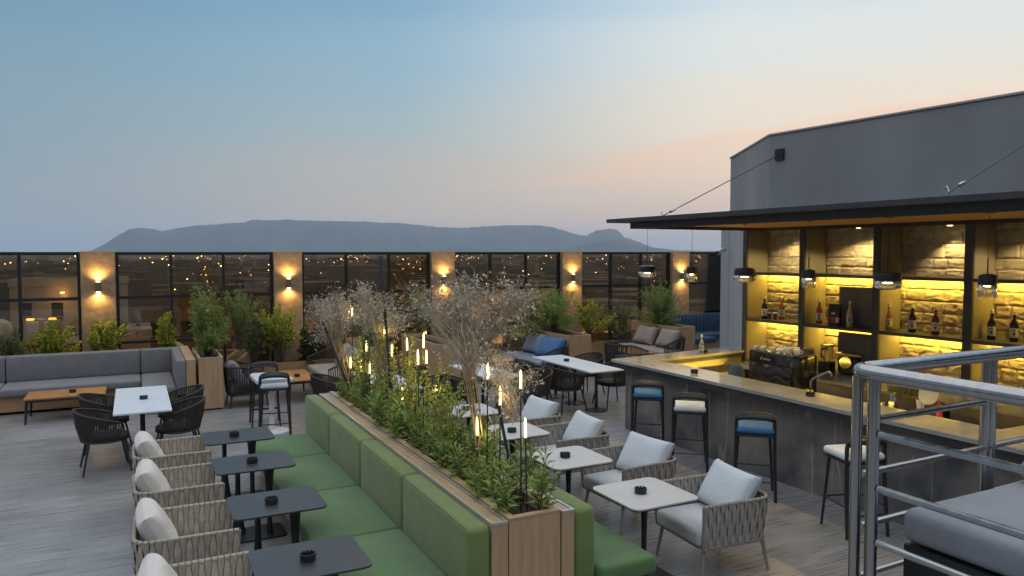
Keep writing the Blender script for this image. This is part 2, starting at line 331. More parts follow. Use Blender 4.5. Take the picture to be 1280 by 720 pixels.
def marble_mat():
    m = mat('veined_grey_stone', (.10, .098, .095), .34); t = m.node_tree; b = t.nodes['Principled BSDF']
    co = t.nodes.new('ShaderNodeTexCoord')
    def noise(sc_, det, dist=0, rot=None, stv=(1, 1, 1)):
        mp_ = t.nodes.new('ShaderNodeMapping'); t.links.new(co.outputs['Object'], mp_.inputs[0]); mp_.inputs['Scale'].default_value = stv
        if rot: mp_.inputs['Rotation'].default_value = rot
        n = t.nodes.new('ShaderNodeTexNoise'); n.inputs['Scale'].default_value = sc_; n.inputs['Detail'].default_value = det; n.inputs['Distortion'].default_value = dist
        t.links.new(mp_.outputs[0], n.inputs['Vector']); return n.outputs['Fac']
    def rng(v, a, b_, c, d):
        r_ = t.nodes.new('ShaderNodeMapRange'); t.links.new(v, r_.inputs[0])
        for i, q in enumerate((a, b_, c, d)): r_.inputs[i+1].default_value = q
        return r_.outputs[0]
    def mth(op, a, b_):
        n = t.nodes.new('ShaderNodeMath'); n.operation = op
        for i, q in enumerate((a, b_)):
            if isinstance(q, (int, float)): n.inputs[i].default_value = q
            else: t.links.new(q, n.inputs[i])
        return n.outputs[0]
    def mix(f, a, b_):
        x = t.nodes.new('ShaderNodeMix'); x.data_type = 'RGBA'; t.links.new(f, x.inputs[0])
        for i, q in ((6, a), (7, b_)):
            if isinstance(q, tuple): x.inputs[i].default_value = q
            else: t.links.new(q, x.inputs[i])
        return x.outputs[2]
    cloud = rng(noise(1.5, 9, .6), .34, .66, 0, 1); fine = rng(noise(9, 8), .3, .7, 0, 1)
    col = mix(cloud, (.06, .066, .075, 1), (.25, .22, .19, 1)); col = mix(mth('MULTIPLY', fine, .35), col, (.19, .19, .19, 1))
    for rot, sc_, wd, st_ in (((.5, .3, .2), .6, .006, .7), ((-.6, .4, 1.1), .8, .005, .45)):
        v = mth('ABSOLUTE', mth('SUBTRACT', noise(sc_, 2, .25, rot, (2.2, 2.2, .16)), .5), 0)
        mask = rng(noise(1.7, 2, 0, (1, 2, 3)), .45, .58, 0, 1)
        col = mix(mth('MULTIPLY', rng(v, 0, wd, st_, 0), mask), col, (.50, .46, .40, 1))
    t.links.new(col, b.inputs['Base Color']); return m
M['marble'] = marble_mat()

def leaf_translucent(m):
    t = m.node_tree; b = t.nodes['Principled BSDF']; b.inputs['Subsurface Weight'].default_value = 0
    tr = t.nodes.new('ShaderNodeBsdfTranslucent'); mx_ = t.nodes.new('ShaderNodeMixShader'); mx_.inputs[0].default_value = .42
    o = [n for n in t.nodes if n.type == 'OUTPUT_MATERIAL'][0]
    src = b.inputs['Base Color'].links[0].from_socket; t.links.new(src, tr.inputs[0])
    t.links.new(b.outputs[0], mx_.inputs[1]); t.links.new(tr.outputs[0], mx_.inputs[2]); t.links.new(mx_.outputs[0], o.inputs[0])
for k in ('leaf_herb', 'leaf_airy', 'leaf_feather', 'leaf_lime', 'leaf_olive', 'leaf_dark'): leaf_translucent(M[k])

# ------------------------------------------------------------------ ground, terrace, hills, city
M['cityground'] = mat('city_ground', (.05, .045, .04), .9, nscale=.02, namt=.4)
tag(MB().box(-14000, -3000, -26, 14000, 22000, -25.9).build('ground', M['cityground']), kind='structure')
tag(MB().box(-8, -8, -.4, 20, 17.7, 0).build('terrace_floor', M['floor']), kind='structure')
tag(MB().box(2.45, -4, 1.1, 9, 2.05, 1.3).build('upper_platform', M['plaster']), kind='structure')

M['hill'] = mat('bare_rock_hill', (.05, .05, .052), .95, nscale=.002, namt=.3)
prof = [(60,322),(112,314),(130,306),(148,294),(162,286),(178,284.5),(192,286),(203,289),(222,285),(240,282.5),(262,281),(285,279),(305,278),(314,274.5),(335,275.5),(362,274.5),(390,276),(420,276.5),(450,277),(475,278),(505,279),(530,282),(552,284),(575,285),(592,284),(610,282.5),(640,281.5),(668,281.5),(690,283.5),(704,288),(722,293),(733,295),(742,290),(748,287.5),(755,287),(762,286.5),(769,286.5),(774,289.5),(780,296),(788,299),(800,303),(815,309),(832,312.5),(860,315),(910,317),(1000,316),(1100,316),(1300,320)]
def ridge(profile, dist, depth, jag, seed):
    rnd = random.Random(seed); b = MB(); rows = 9
    xs = []
    for (x0, y0), (x1, y1) in zip(profile, profile[1:]):
        k = max(1, int((x1-x0)/2.5))
        for i in range(k): xs.append((x0+(x1-x0)*i/k, y0+(y1-y0)*i/k + rnd.uniform(-jag, jag)))
    xs.append(profile[-1])
    for px, py in xs:
        d = FW + RT*(px-640)/FPX - UP*(py-360)/FPX; dl = math.hypot(d.x, d.y); hz = H + d.z/dl*dist
        u = Vector((d.x/dl, d.y/dl, 0))
        for r in range(rows):
            q = r/(rows-1)*2-1                      # -1 near foot .. 0 crest .. 1 far foot
            f = (1-abs(q))**1.25; dd = dist+q*depth
            hh = -26+(hz+26)*f
            if 0 < abs(q) < 1:
                from mathutils import noise as mn
                hh += (mn.fractal(Vector((px*.045, r*.55, seed*7.3)), 1.0, 2.0, 4)*.16)*(hz+26)
            b.v.append((u.x*dd, u.y*dd, hh))
    for i in range(len(xs)-1):
        for r in range(rows-1):
            b.f.append((i*rows+r, (i+1)*rows+r, (i+1)*rows+r+1, i*rows+r+1)); b.m.append(0)
    return b
tag(ridge(prof, 9000, 2200, .55, 1).build('hills', M['hill'], smooth=60), kind='structure')
tag(ridge([(380,316),(400,314),(410,310.5),(420,314),(470,315),(540,314),(560,309),(580,307.5),(600,310),(640,312),(680,312),(720,308),(745,302),(765,299),(785,303),(810,309),(850,313),(900,314),(960,310),(1000,312),(1100,316)], 6500, 900, .25, 2).build('foothills', M['hill'], smooth=60), kind='structure')

rnd = random.Random(11)
M['citymass'] = mat('far_city_blocks', (.13, .112, .095), .9, island=.4)
b = MB()
for i in range(900):
    d = 170*math.exp(rnd.random()*3.0); a = R(rnd.uniform(-14, 72)); x, y = d*math.sin(a), d*math.cos(a)
    s = rnd.uniform(7, 16); h = rnd.uniform(5, 13)+(rnd.random() < .06)*10
    b.box(-s, -s*.7, -26, s, s*.7, -26+h, M=Tm(x, y, 0, rz=rnd.uniform(-.6, .6)))
tag(b.build('distant_city', M['citymass'], smooth=0), 'low dusky blocks of the far city spreading to the foot of the hills', 'city', kind='stuff')
for nm, cc, cnt, st in (('warm', (1, .55, .16), 500, 60), ('white', (1, .86, .6), 170, 50), ('cool', (.6, .95, .9), 50, 40)):
    b = MB(); m = mat('city_light_'+nm, (.1, .1, .1), .5, emit=cc, es=st)
    for i in range(cnt):
        d = 330*math.exp(rnd.random()*2.7); a = R(rnd.uniform(-12, 70)); x, y = d*math.sin(a), d*math.cos(a); z = -26+rnd.uniform(2, 14)
        r = d*.00016*rnd.choice((1, 1, 1, 1.3, 1.6, 2.4, 3.4))
        b.add([(x+r, y, z), (x-r, y, z), (x, y+r, z), (x, y-r, z), (x, y, z+r), (x, y, z-r)], [(0,2,4),(2,1,4),(1,3,4),(3,0,4),(2,0,5),(1,2,5),(3,1,5),(0,3,5)])
    tag(b.build('city_lights', m, smooth=0), {'warm': 'amber street lights scattered over the far city', 'white': 'creamy white lights scattered over the far city', 'cool': 'a few greenish white lights among the far city'}[nm], 'lights', kind='stuff')
# buildings close below the terrace
litwin = mat('lit_window', (.3, .2, .1), .4, emit=(1, .55, .17), es=1.6); darkwin = mat('dark_window', (.02, .022, .026), .2, nscale=.5, namt=.2)
tank = mat('pale_water_tank', (.5, .5, .48), .6, nscale=1, namt=.1)
wallc = {'sand': (.36, .29, .21), 'grey': (.28, .27, .26), 'cream': (.46, .41, .33), 'brown': (.20, .13, .085), 'white': (.5, .48, .45), 'rust': (.24, .09, .045)}
wallm = {k: mat(k+'_city_wall', tuple(q*.85 for q in c), .9, nscale=.25, namt=.2) for k, c in wallc.items()}
fillm = mat('lit_flood_lamp', (.8, .6, .3), .5, emit=(1, .62, .2), es=14)
near = [ # px centre, distance, width, depth, roof z, colour, storeys, label
 (15, 62, 15, 10, -3.6, 'sand', 3, 'sand coloured block with two domed white roof tanks, far left beyond the fence', 'tank2'),
 (75, 48, 10, 8, -4.2, 'grey', 3, 'grey block with a plain pale parapet behind the lime shrub at the left', None),
 (172, 55, 11, 9, -5.0, 'sand', 3, 'long sand coloured block with a rust coloured panel beside its roof', 'panel'),
 (90, 95, 9, 8, -.6, 'white', 5, 'tall whitish block beyond the left fence pane, with a flat top', None),
 (232, 60, 8, 8, -5.6, 'cream', 3, 'cream block topped by one small round water tank', 'tank'),
 (262, 90, 12, 9, -2.6, 'brown', 4, 'brown block glowing warm under the street lights', None),
 (300, 42, 5, 6, -5.4, 'white', 3, 'small white house with a round arched window', 'arch'),
 (420, 80, 16, 10, -4.4, 'grey', 4, 'wide dark grey block behind the dry bushes', None),
 (520, 70, 9, 9, -3.4, 'brown', 4, 'narrow brown block with warm lit windows', 'lit'),
 (600, 100, 22, 12, -2.4, 'sand', 4, 'wide amber lit block in the middle of the view', 'lit'),
 (675, 66, 5, 6, -.9, 'cream', 5, 'slim cream tower beside the middle pillar', None),
 (640, 46, 7, 6, -4.6, 'rust', 3, 'rust orange wall seen low through the glass', None),
 (745, 85, 14, 10, -3.8, 'grey', 4, 'grey block behind the right hand lime shrub', 'lit'),
 (800, 60, 9, 8, -4.6, 'brown', 3, 'low brown block seen between the two right pillars', None),
 (885, 120, 26, 14, -7, 'grey', 4, 'broad low grey block beyond the blue banquette', 'lit'),
]
for px, d, wd, dp, zr, cn, ns, lab, ex in near:
    dr = FW + RT*(px-640)/FPX; dr.z = 0; dr.normalize(); p = dr*d
    t = thing('city_building', lab, 'building', (p.x, p.y, -26), -a_*.6, 'buildings below the terrace')
    hh = zr+26
    MB().box(-wd/2, -dp/2, 0, wd/2, dp/2, hh).build('wall', wallm[cn], t, 0)
    rb = MB()
    for q in ((-wd/2-.1, -dp/2-.1, wd/2+.1, -dp/2+.15), (-wd/2-.1, dp/2-.15, wd/2+.1, dp/2+.1), (-wd/2-.1, -dp/2+.15, -wd/2+.15, dp/2-.15), (wd/2-.15, -dp/2+.15, wd/2+.1, dp/2-.15)):
        rb.box(q[0], q[1], hh-.2, q[2], q[3], hh+.6)
    rb.build('parapet', wallm[cn], t, 0)
    nw = max(2, int(wd/2.6))
    for s in range(2):
        for k in range(nw):
            wx = -wd/2+(k+.5)*wd/nw; wz = hh-2.6-s*3.1
            lit = ex == 'lit' and rnd.random() < .45 or rnd.random() < .1
            wo_ = MB().box(wx-.55, -dp/2-.06, wz-.7, wx+.55, -dp/2+.02, wz+.7).build('window', litwin if lit else darkwin, t, 0)
            MB().box(wx-.65, -dp/2-.16, wz-.8, wx+.65, -dp/2+.02, wz-.703).build('sill', wallm[cn], wo_, 0)
    if lab[0] not in 'z':  # small lamps added under each roof edge to brighten the city walls
        for k in range(max(1, int(wd/7))):
            lx = -wd/2+(k+.5)*wd/max(1, int(wd/7))+.6
            MB().box(lx-.12, -dp/2-.5, hh-.9, lx+.12, -dp/2-.02, hh-.78).build('flood_lamp', fillm, t, 0)
            ld = bpy.data.lights.new('flood_light', 'POINT'); ld.energy = 30+wd*3+d*1.0; ld.color = (1, .62, .25); ld.shadow_soft_size = .2
            lo = bpy.data.objects.new('flood_light', ld); COL.objects.link(lo); lo.parent = t; lo.location = (lx, -dp/2-1.6, hh-1.3)
    if ex in ('tank', 'tank2'):
        for k in range(2 if ex == 'tank2' else 1):
            MB().lathe([(.9, 0), (.95, 1), (.8, 1.5), (.4, 1.75), (.02, 1.8)], 16, (-1+2.6*k, 0, hh)).build('water_tank', tank, t)
    if ex == 'panel': MB().box(2.2, -dp/2-.2, hh-1.6, 3.8, -dp/2-.05, hh+.9).build('panel', wallm['rust'], t, 0)
    if ex == 'arch':
        n = 10; MB().add([(math.cos(math.pi*i/n)*.5, -dp/2-.08, hh-1.8+math.sin(math.pi*i/n)*.5) for i in range(n+1)] + [(-.5, -dp/2-.08, hh-3), (.5, -dp/2-.08, hh-3)], [tuple(range(n+3))]).build('arched_window', darkwin, t, 0)

t = thing('street_lamp', 'yellow lit street lamp with two arms seen through the left fence pane', 'street lamp', tuple(at(53, 438, y=26)))
zt_ = at(53, 401, y=26).z-at(53, 438, y=26).z
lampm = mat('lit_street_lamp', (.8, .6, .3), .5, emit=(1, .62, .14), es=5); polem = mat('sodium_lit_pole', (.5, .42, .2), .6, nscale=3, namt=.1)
MB().tube([(0, 0, -22), (0, 0, zt_)], .07, 8).build('pole', polem, t); MB().tube([(-.3, 0, zt_+.05), (0, 0, zt_), (.3, 0, zt_+.05)], .03, 6).build('arm', polem, t)
for sx in (-.28, .28): MB().rbox(sx-.1, -.06, zt_+.02, sx+.1, .06, zt_+.08, .02).build('lamp_head', lampm, t)

# ------------------------------------------------------------------ terrace fence
FY = 17.3; PIT = 3.73; P0 = -.62; PW = .62
def pillar(x, y, rz, lab, slab):
    t = tag(MB().rbox(-PW/2, -.17, 0, PW/2, .17, 2.81, .008, 1).build('pillar', M['pillar']), lab, 'pillar', 'rendered pillars of the terrace fence')
    t.location = (x, y, 0); t.rotation_euler.z = rz
    dx, dy = math.sin(rz)*.23, -math.cos(rz)*.23
    s = thing('wall_lamp', slab, 'wall lamp', (x+dx, y+dy, 2.0), rz, 'lit wall lamps on the fence pillars')
    lbd = MB().lathe([(.046, 0), (.05, .002), (.05, .198), (.046, .2), (.04, .2), (.04, .17), (.04, .16)], 16).build('lamp_body', M['cabinet'], s)
    MB().box(-.02, .04, .08, .02, .065, .12).build('bracket', M['black'], s, 0)
    for z, up in ((.206, 1), (-.006, 0)):
        MB().lathe([(.0385, 0), (.0385, .004)], 12, (0, 0, z-.002)).build('lamp_lens', M['lampglow'], lbd)
        ld = bpy.data.lights.new('lamp_light', 'SPOT'); ld.energy = 26 if up else 23; ld.color = (1, .64, .2); ld.spot_size = R(165); ld.spot_blend = 1.0; ld.shadow_soft_size = .03
        lo = bpy.data.objects.new('lamp_light', ld); COL.objects.link(lo); lo.parent = s; lo.location = (0, 0, z + (.03 if up else -.03))
        lo.rotation_euler = (math.pi if up else 0, 0, 0)
def bay(x0, x1, y, lab, rz=0, ox=0, n=3):
    t = thing('glass_fence', lab, 'fence', (x0, y, 0), rz, 'dark framed glass fence bays')
    W = x1-x0
    MB().box(0, -.045, 2.735, W, .045, 2.8).build('top_rail', M['dark_frame'], t, 0)
    for z, hgt in ((1.86, .06), (.93, .055), (.04, .08)):
        MB().box(.06, -.03, z-hgt/2, W-.06, .03, z+hgt/2).build('rail', M['dark_frame'], t, 0)
    for k in range(n+1):
        xx = W*k/n; pw = .055 if 0 < k < n else .07
        q0, q1 = max(0, xx-pw/2), min(W, xx+pw/2)
        if k == 0: q1 = .06
        if k == n: q0 = W-.06
        MB().box(q0, -.05, 0, q1, .05, 2.734).build('post', M['dark_frame'], t, 0)
    for k in range(n):
        for z0, z1 in ((.08, .9), (.96, 1.83), (1.89, 2.735)):
            MB().box(W*k/n+.03, -.006, z0, W*(k+1)/n-.03, .006, z1).build('pane', M['glass'], t, 0)
pl = ['leftmost of the rendered pillars, glowing above the grey corner sofa', 'second pillar from the left, glowing above the dry bushes and the lime shrub', 'middle pillar of the five, glowing behind the central dry bush', 'fourth pillar from the left, glowing beside the pale green planter bush', 'rightmost lamp-lit pillar, partly behind the second hanging lamp']
ll = ['wall lamp on the pillar above the grey corner sofa', 'wall lamp on the second pillar, above the lime shrub', 'wall lamp on the middle pillar, just above the central dry bush', 'wall lamp on the fourth pillar, behind the planter with the blue pillows', 'wall lamp on the rightmost pillar, between two hanging lamps']
bl = ['glass fence bay at the far left, ending at the leftmost pillar', 'glass fence bay between the first and second pillars, brightest with city lights', 'glass fence bay behind the two smaller dry bushes', 'glass fence bay right of the middle pillar, with an orange wall beyond', 'glass fence bay behind the hanging lamp farthest left', 'glass fence end bay against the grey bar building']
xs = [P0+PIT*i for i in range(5)]; xs[4] = 14.29
for i, x in enumerate(xs): pillar(x, FY, 0, pl[i], ll[i])
edges = [(-4.35+PW/2, xs[0]-PW/2)] + [(xs[i]+PW/2, xs[i+1]-PW/2) for i in range(4)] + [(xs[4]+PW/2, 16.35)]
for i, (p, q) in enumerate(edges): bay(p, q, FY, bl[i], n=3 if i < 5 else 1)
# corner pillar, then unseen side pillars with lamps added to warm the left floor
pillar(-4.35, FY, 0, 'corner pillar of the fence beyond the left edge of the photo', 'wall lamp on the corner pillar past the left edge')
for i in range(3):
    pillar(-5.2, 12.6-3.73*i, R(90), f'side fence pillar lighting the floor, {["far","middle","near"][i]} one of three', f'wall lamp on the {["far","middle","near"][i]} pillar of the side fence')

# ------------------------------------------------------------------ bar building
th = R(3.5); UX = Vector((math.cos(th), math.sin(th), 0)); DV = Vector((math.sin(th), -math.cos(th), 0))    # DV runs along the bar towards the camera
S0 = Vector((9.47, 9.72, 0))
def sp(d, s): p = S0+UX*d+DV*s; return (p.x, p.y)
bld = thing('bar_building', 'plain grey rendered building with a chamfered corner behind the bar', 'building')
A, B = (9.64, 9.32), (11.29, 11.98)
nearA = (9.64+.0612*17, 9.32-17)
MB().prism([A, B, (17.5, 12.3), (17.5, -7.7), nearA][::-1], 3.32, 4.76).build('upper_wall', M['plaster'], bld, 20)
cop = [(A[0]-.02, A[1]-.005), (B[0]-.02, B[1]+.02), (17.5, 12.33), (17.5, -7.7), (nearA[0]-.02, nearA[1])]
MB().prism(cop[::-1], 4.763, 4.79).build('coping', M['plaster_light'], bld, 0)
e = (9.55, 9.90)
MB().prism([sp(.02, -.02), (9.78, 9.72), (11.6, 11.9), (16.4, 12.2), (16.4, 17.2), (B[0]+.02, B[1]+.03)][::-1] if False else [(9.62, 9.78), (10.12, 9.78), (11.62, 11.95), (B[0], B[1])], 0, 3.31).build('corner_wall', M['plaster_light'], bld, 0)
MB().prism([(11.3, 12.0), (11.64, 11.97), (16.6, 12.2), (16.6, 17.25), (16.3, 17.25), (16.3, 12.5), (11.35, 12.3)], 0, 3.31).build('side_wall', M['plaster_light'], bld, 0)

# split-face stone cladding
def stone_wall():
    import mathutils
    b = MB(); rnd = random.Random(5); Lg, Ht, st = 5.7, 2.42, .0155
    nx, nz = int(Lg/st), int(Ht/st)
    rows = []; z = 0
    while z < Ht+.3:
        h = rnd.choice((.15, .17, .19, .2)); cuts = []; x = -rnd.random()*.3
        while x < Lg+.6:
            wv = rnd.choice((.2, .26, .3, .42)); cuts.append((x, x+wv, rnd.uniform(0, .012), rnd.uniform(-.03, .03), rnd.uniform(-.07, .05))); x += wv
        rows.append((z, z+h, cuts)); z += h
    for i in range(nx+1):
        for j in range(nz+1):
            s, zz = i*st, j*st
            s2 = s+.003*math.sin(zz*23+s*3); z2 = zz+.004*math.sin(s*17)
            for r in rows:
                if r[0] <= z2 < r[1]: break
            for c in r[2]:
                if c[0] <= s2 < c[1]: break
            e = min(z2-r[0], r[1]-z2, s2-c[0], c[1]-s2)
            f = min(1, max(0, e/.02))**.6
            nzv = mathutils.noise.fractal(Vector((s*11, zz*24, c[2]*700)), 1.0, 2.0, 6)
            d = .02+(.022+c[2]+c[3]*(s2-c[0]-.15)*.5+c[4]*(z2-r[0]-.07)*.6+nzv*.012)*f
            p = S0+UX*(.60-d)+DV*(s-.3); b.v.append((p.x, p.y, .88+zz))
    for i in range(nx):
        for j in range(nz):
            q = i*(nz+1)+j; b.f.append((q, q+nz+1, q+nz+2, q+1)); b.m.append(0)
    return b
M['stone'] = mat('split_face_stone', (.44, .37, .26), .85, nscale=7, namt=.25, bump=.3, bscale=70)
tag(stone_wall().build('stone_wall', M['stone'], smooth=50), 'rough split-face stone wall glowing yellow behind the bar shelves', 'wall')
bkw = MB().box(.62, -6.6, 0, .75, .0, 3.3)
o = bkw.build('back_wall', M['plaster'], bld, 0); o.location = S0; o.rotation_euler.z = th

sh = thing('bar_shelving', 'dark back-bar shelving with lit bays in front of the stone wall', 'shelving', tuple(S0), th)
ups = [(0, .085), (1.17, 1.265), (2.45, 2.55), (3.74, 3.85), (5.02, 5.13), (6.3, 6.4)]
for i, (s0, s1) in enumerate(ups):
    MB().box(0, -s1, 0, .53, -s0, 3.2, 0).build('upright', [M['upright']], sh, 0)
    if i < 5: MB().box(.03, -s1-.006, .93, .53, -s1-.001, 3.195).build('side_panel', M['taupe'], sh, 0)
MB().box(0, -6.4, 3.2, .56, 0, 3.24).build('top_panel', M['upright'], sh, 0)
for i in range(5):
    s0, s1 = ups[i][1]+.008, ups[i+1][0]-.002
    for z in (2.41, 1.61):
        MB().box(.004, -s1, z, .50, -s0, z+.045).build('shelf', M['upright'], sh, 0)
        MB().box(.44, -s1+.02, z-.012, .475, -s0-.02, z-.003).build('led_strip', M['led'], sh, 0)
    MB().box(-.45, -s1, .1, .0, -s0, .862).build('cabinet_front', M['cabinet'], sh, 0) if i else None
for z0, z1 in ((1.657, 2.26), (.92, 1.55)):
    MB().box(.34, -2.445, z0, .36, -1.66, z1).build('back_panel', M['cabinet'], sh, 0)
MB().box(-.5, -6.4, .865, .56, -.09, .9).build('back_counter', M['counter'], sh, 0)
for i, (s, d, en, sz) in enumerate(((.84, .22, 48, 140), (2.05, .22, 52, 140), (3.34, .36, 44, 104), (4.55, .22, 48, 140), (5.75, .22, 40, 140))):
    t = thing('downlight', f'small recessed downlight over the {["first","second","third","fourth","fifth"][i]} shelf bay from the corner', 'downlight', (*sp(d, s), 3.165), 0, 'downlights over the shelves')
    MB().lathe([(.05, 0), (.05, .03), (.04, .034)], 16).build('lamp_ring', M['white'], t)
    MB().lathe([(.032, -.003), (.032, .0)], 12).build('lamp_lens', M['ledsoft'], t)
    ld = bpy.data.lights.new('lamp_light', 'SPOT'); ld.energy = en; ld.color = (1, .74, .32); ld.spot_size = R(sz); ld.spot_blend = .45; ld.shadow_soft_size = .02
    lo = bpy.data.objects.new('lamp_light', ld); COL.objects.link(lo); lo.parent = t; lo.location = (0, 0, -.02); lo.rotation_euler = (0, R(4), 0)

# canopy over the bar
cn = thing('bar_canopy', 'thin dark canopy with a timber slatted underside over the bar', 'canopy')
fx = 6.5
MB().prism([(fx, 9.55), (fx, -3), (9.95, -3), (9.5, 9.2), (9.38, 9.55)][::-1], 3.245, 3.30).build('roof_plate', M['fascia'], cn, 0)
fr = MB(); fr.box(fx+.22, -3, 3.15, fx+.3, 9.24, 3.243).box(fx+.3, 9.16, 3.15, 9.44, 9.24, 3.243).box(9.36, -3, 3.15, 9.44, 9.155, 3.243)
fr.build('sub_frame', M['fascia'], cn, 0)
sb = MB(); x = fx+.32
while x < 9.33:
    sb.box(x, -3, 3.2, x+.075, 9.15, 3.242); x += .09
sb.build('timber_slats', M['slat'], cn, 0)
def stay(a, b_, lab):
    t = thing('stay_cable', lab, 'cable', a, 0, 'steel cables holding the canopy')
    a, b_ = Vector(a), Vector(b_); d = b_-a
    MB().tube([(0, 0, 0), d], .007, 6).build('cable', M['black'], t)
    for k in (.06, .88): MB().tube([d*k, d*(k+.03)], .02, 8).tube([d*(k+.03), d*(k+.045)], .012, 6).build('turnbuckle', M['steel'], t)
    MB().tube([(0, 0, 0), (.0, .02, .05), (.02, .03, .02), (0, 0, -.02)], .008, 6).build('eye_bolt', M['steel'], t)
    q = d - Vector((-.02, 0, 0))
    MB().box(q.x-.03, q.y-.09, q.z-.09, q.x+.05, q.y+.09, q.z+.09).build('anchor_plate', M['black'], t, 0)
pA = at(828, 270, z=3.31); stay(pA, at(974, 193, x=9.63), 'dark steel stay cable running up to a black plate at the building corner')
pB = at(1186, 240, z=3.31); stay(pB, at(1330, 150, x=9.9), 'pale steel stay cable at the right, rising out of the photo')

def pendant(px, big, lab):
    i = (809, 865, 930, 1010, 1108, 1234).index(px)
    z = 2.49
    t = thing('pendant_lamp', lab, 'hanging lamp', (7.2, 9.44-1.044*i, z), 0, 'hanging lamps over the bar counter')
    r = .135 if big else .078
    MB().tube([(0, 0, .1), (0, 0, .25)], .007, 6).tube([(0, 0, .25), (0, 0, 3.2-z)], .0025, 5).build('cord', M['black'], t)
    MB().lathe([(.045, 3.165-z), (.045, 3.199-z)], 14).build('ceiling_cap', M['black'], t)
    lc = MB().lathe([(r*.96, .0), (r, .012), (r, .07), (r*.93, .088), (r*.6, .1), (.01, .104)], 28).build('lamp_cap', M['black'], t)
    if big: pr = [(r*.97, 0), (r*1.02, -.015), (r*1.02, -.05), (r*.9, -.075), (r*.55, -.092), (.02, -.095)]
    else: pr = [(r*.97, 0), (r*1.02, -.01), (r*1.02, -.1), (r*.98, -.115)]
    MB().lathe(pr, 28).build('glass_shade', M['shadeglass'], t)
    MB().lathe([(r*.55, -.004), (r*.55, -.012)], 16).build('bulb', M['ledsoft'], lc)
    ld = bpy.data.lights.new('lamp_light', 'SPOT'); ld.energy = 30; ld.color = (1, .66, .13); ld.spot_size = R(130); ld.spot_blend = .8; ld.shadow_soft_size = .04
    lo = bpy.data.objects.new('lamp_light', ld); COL.objects.link(lo); lo.parent = t; lo.location = (0, 0, -.13)
pendant(809, 1, 'wide hanging lamp at the far end, leftmost of the row'); pendant(865, 0, 'narrow hanging lamp before the rightmost lit pillar')
pendant(930, 1, 'wide hanging lamp before the first shelf bay'); pendant(1010, 0, 'narrow hanging lamp before the second shelf bay')
pendant(1108, 1, 'wide hanging lamp over the middle of the bar, before the third bay'); pendant(1234, 0, 'narrow hanging lamp at the right, nearest of the row')

# bar counter
bc = thing('bar_counter', 'L shaped bar clad in veined dark stone with a polished top', 'bar counter')
fo = lambda y: 6.75+(9.75-y)*.004
NE = 1.0
top = [(6.75, 9.76), (9.44, 10.08), (9.44, 9.62), (7.34, 9.36), (fo(NE)+.62, NE), (fo(NE), NE)]
MB().prism(top[::-1], 1.06, 1.1).build('counter_top', M['counter'], bc, 0)
apr = [(6.77, 9.735), (9.43, 10.05), (9.43, 9.66), (7.3, 9.40), (fo(NE)+.59, NE+.02), (fo(NE)+.02, NE+.02)]
MB().prism(apr[::-1], .985, 1.058).build('counter_edge', M['edge'], bc, 0)
bs = lambda y: 6.93+(9.75-y)*.012
MB().prism([(6.93, 9.62), (9.43, 9.94), (9.43, 9.88), (7.0, 9.56), (bs(NE)+.06, NE+.05), (bs(NE), NE+.05)][::-1], 0, .984).build('front_panel', M['marble'], bc, 0)
MB().prism([(7.28, 9.42), (9.43, 9.68), (9.43, 9.73), (7.26, 9.47)], .05, .984).build('inner_panel', M['taupe'], bc, 0)
MB().prism([(7.36, 9.2), (8.0, 9.2), (8.15, 1.2), (7.5, 1.2)][::-1], .84, .88).build('inner_worktop', M['counter'], bc, 0)
MB().prism([(7.93, 9.2), (7.97, 9.2), (8.12, 1.2), (8.08, 1.2)][::-1], .02, .838).build('inner_cabinet', M['cabinet'], bc, 0)
MB().prism([(7.05, 9.0), (7.1, 9.0), (7.22, 1.3), (7.17, 1.3)][::-1], .972, .983).build('led_strip', M['led'], bc, 0)
MB().prism([(8.0, 9.3), (8.05, 9.3), (9.3, 9.46), (9.3, 9.41)][::-1] if False else [(7.5, 9.26), (9.25, 9.475), (9.25, 9.495), (7.5, 9.28)], .86, .87).build('led_strip', M['led'], bc, 0)
MB().prism([(7.4, 9.21), (9.3, 9.44), (9.3, 9.46), (7.4, 9.23)], .80, .925).build('inner_upstand', M['cabinet'], bc, 0)
rng = thing('bar_return', 'yellow lit return counter closing the near end of the bar', 'counter', (8.0, 4.45, 0))
MB().box(-.5, -.45, .86, 1.3, .2, .9).build('counter_top', M['counter'], rng, 0); MB().box(-.46, -.42, 0, 1.28, .17, .858).build('cabinet', M['cabinet'], rng, 0)

# security camera
t = thing('security_camera', 'small pale security camera on a bracket at the building corner', 'camera', at(903, 313, y=12.6) if False else (11.22, 11.98, 2.83), R(200))
MB().tube([(0, 0, 0), (.18, 0, .03)], .02, 8).build('bracket', M['white'], t)
MB().tube([(.14, 0, .02), (.42, 0, -.05)], .05, 12).build('camera_body', M['trim'], t); MB().tube([(.42, 0, -.05), (.45, 0, -.057)], .04, 12).build('lens', M['blackgloss'], t)

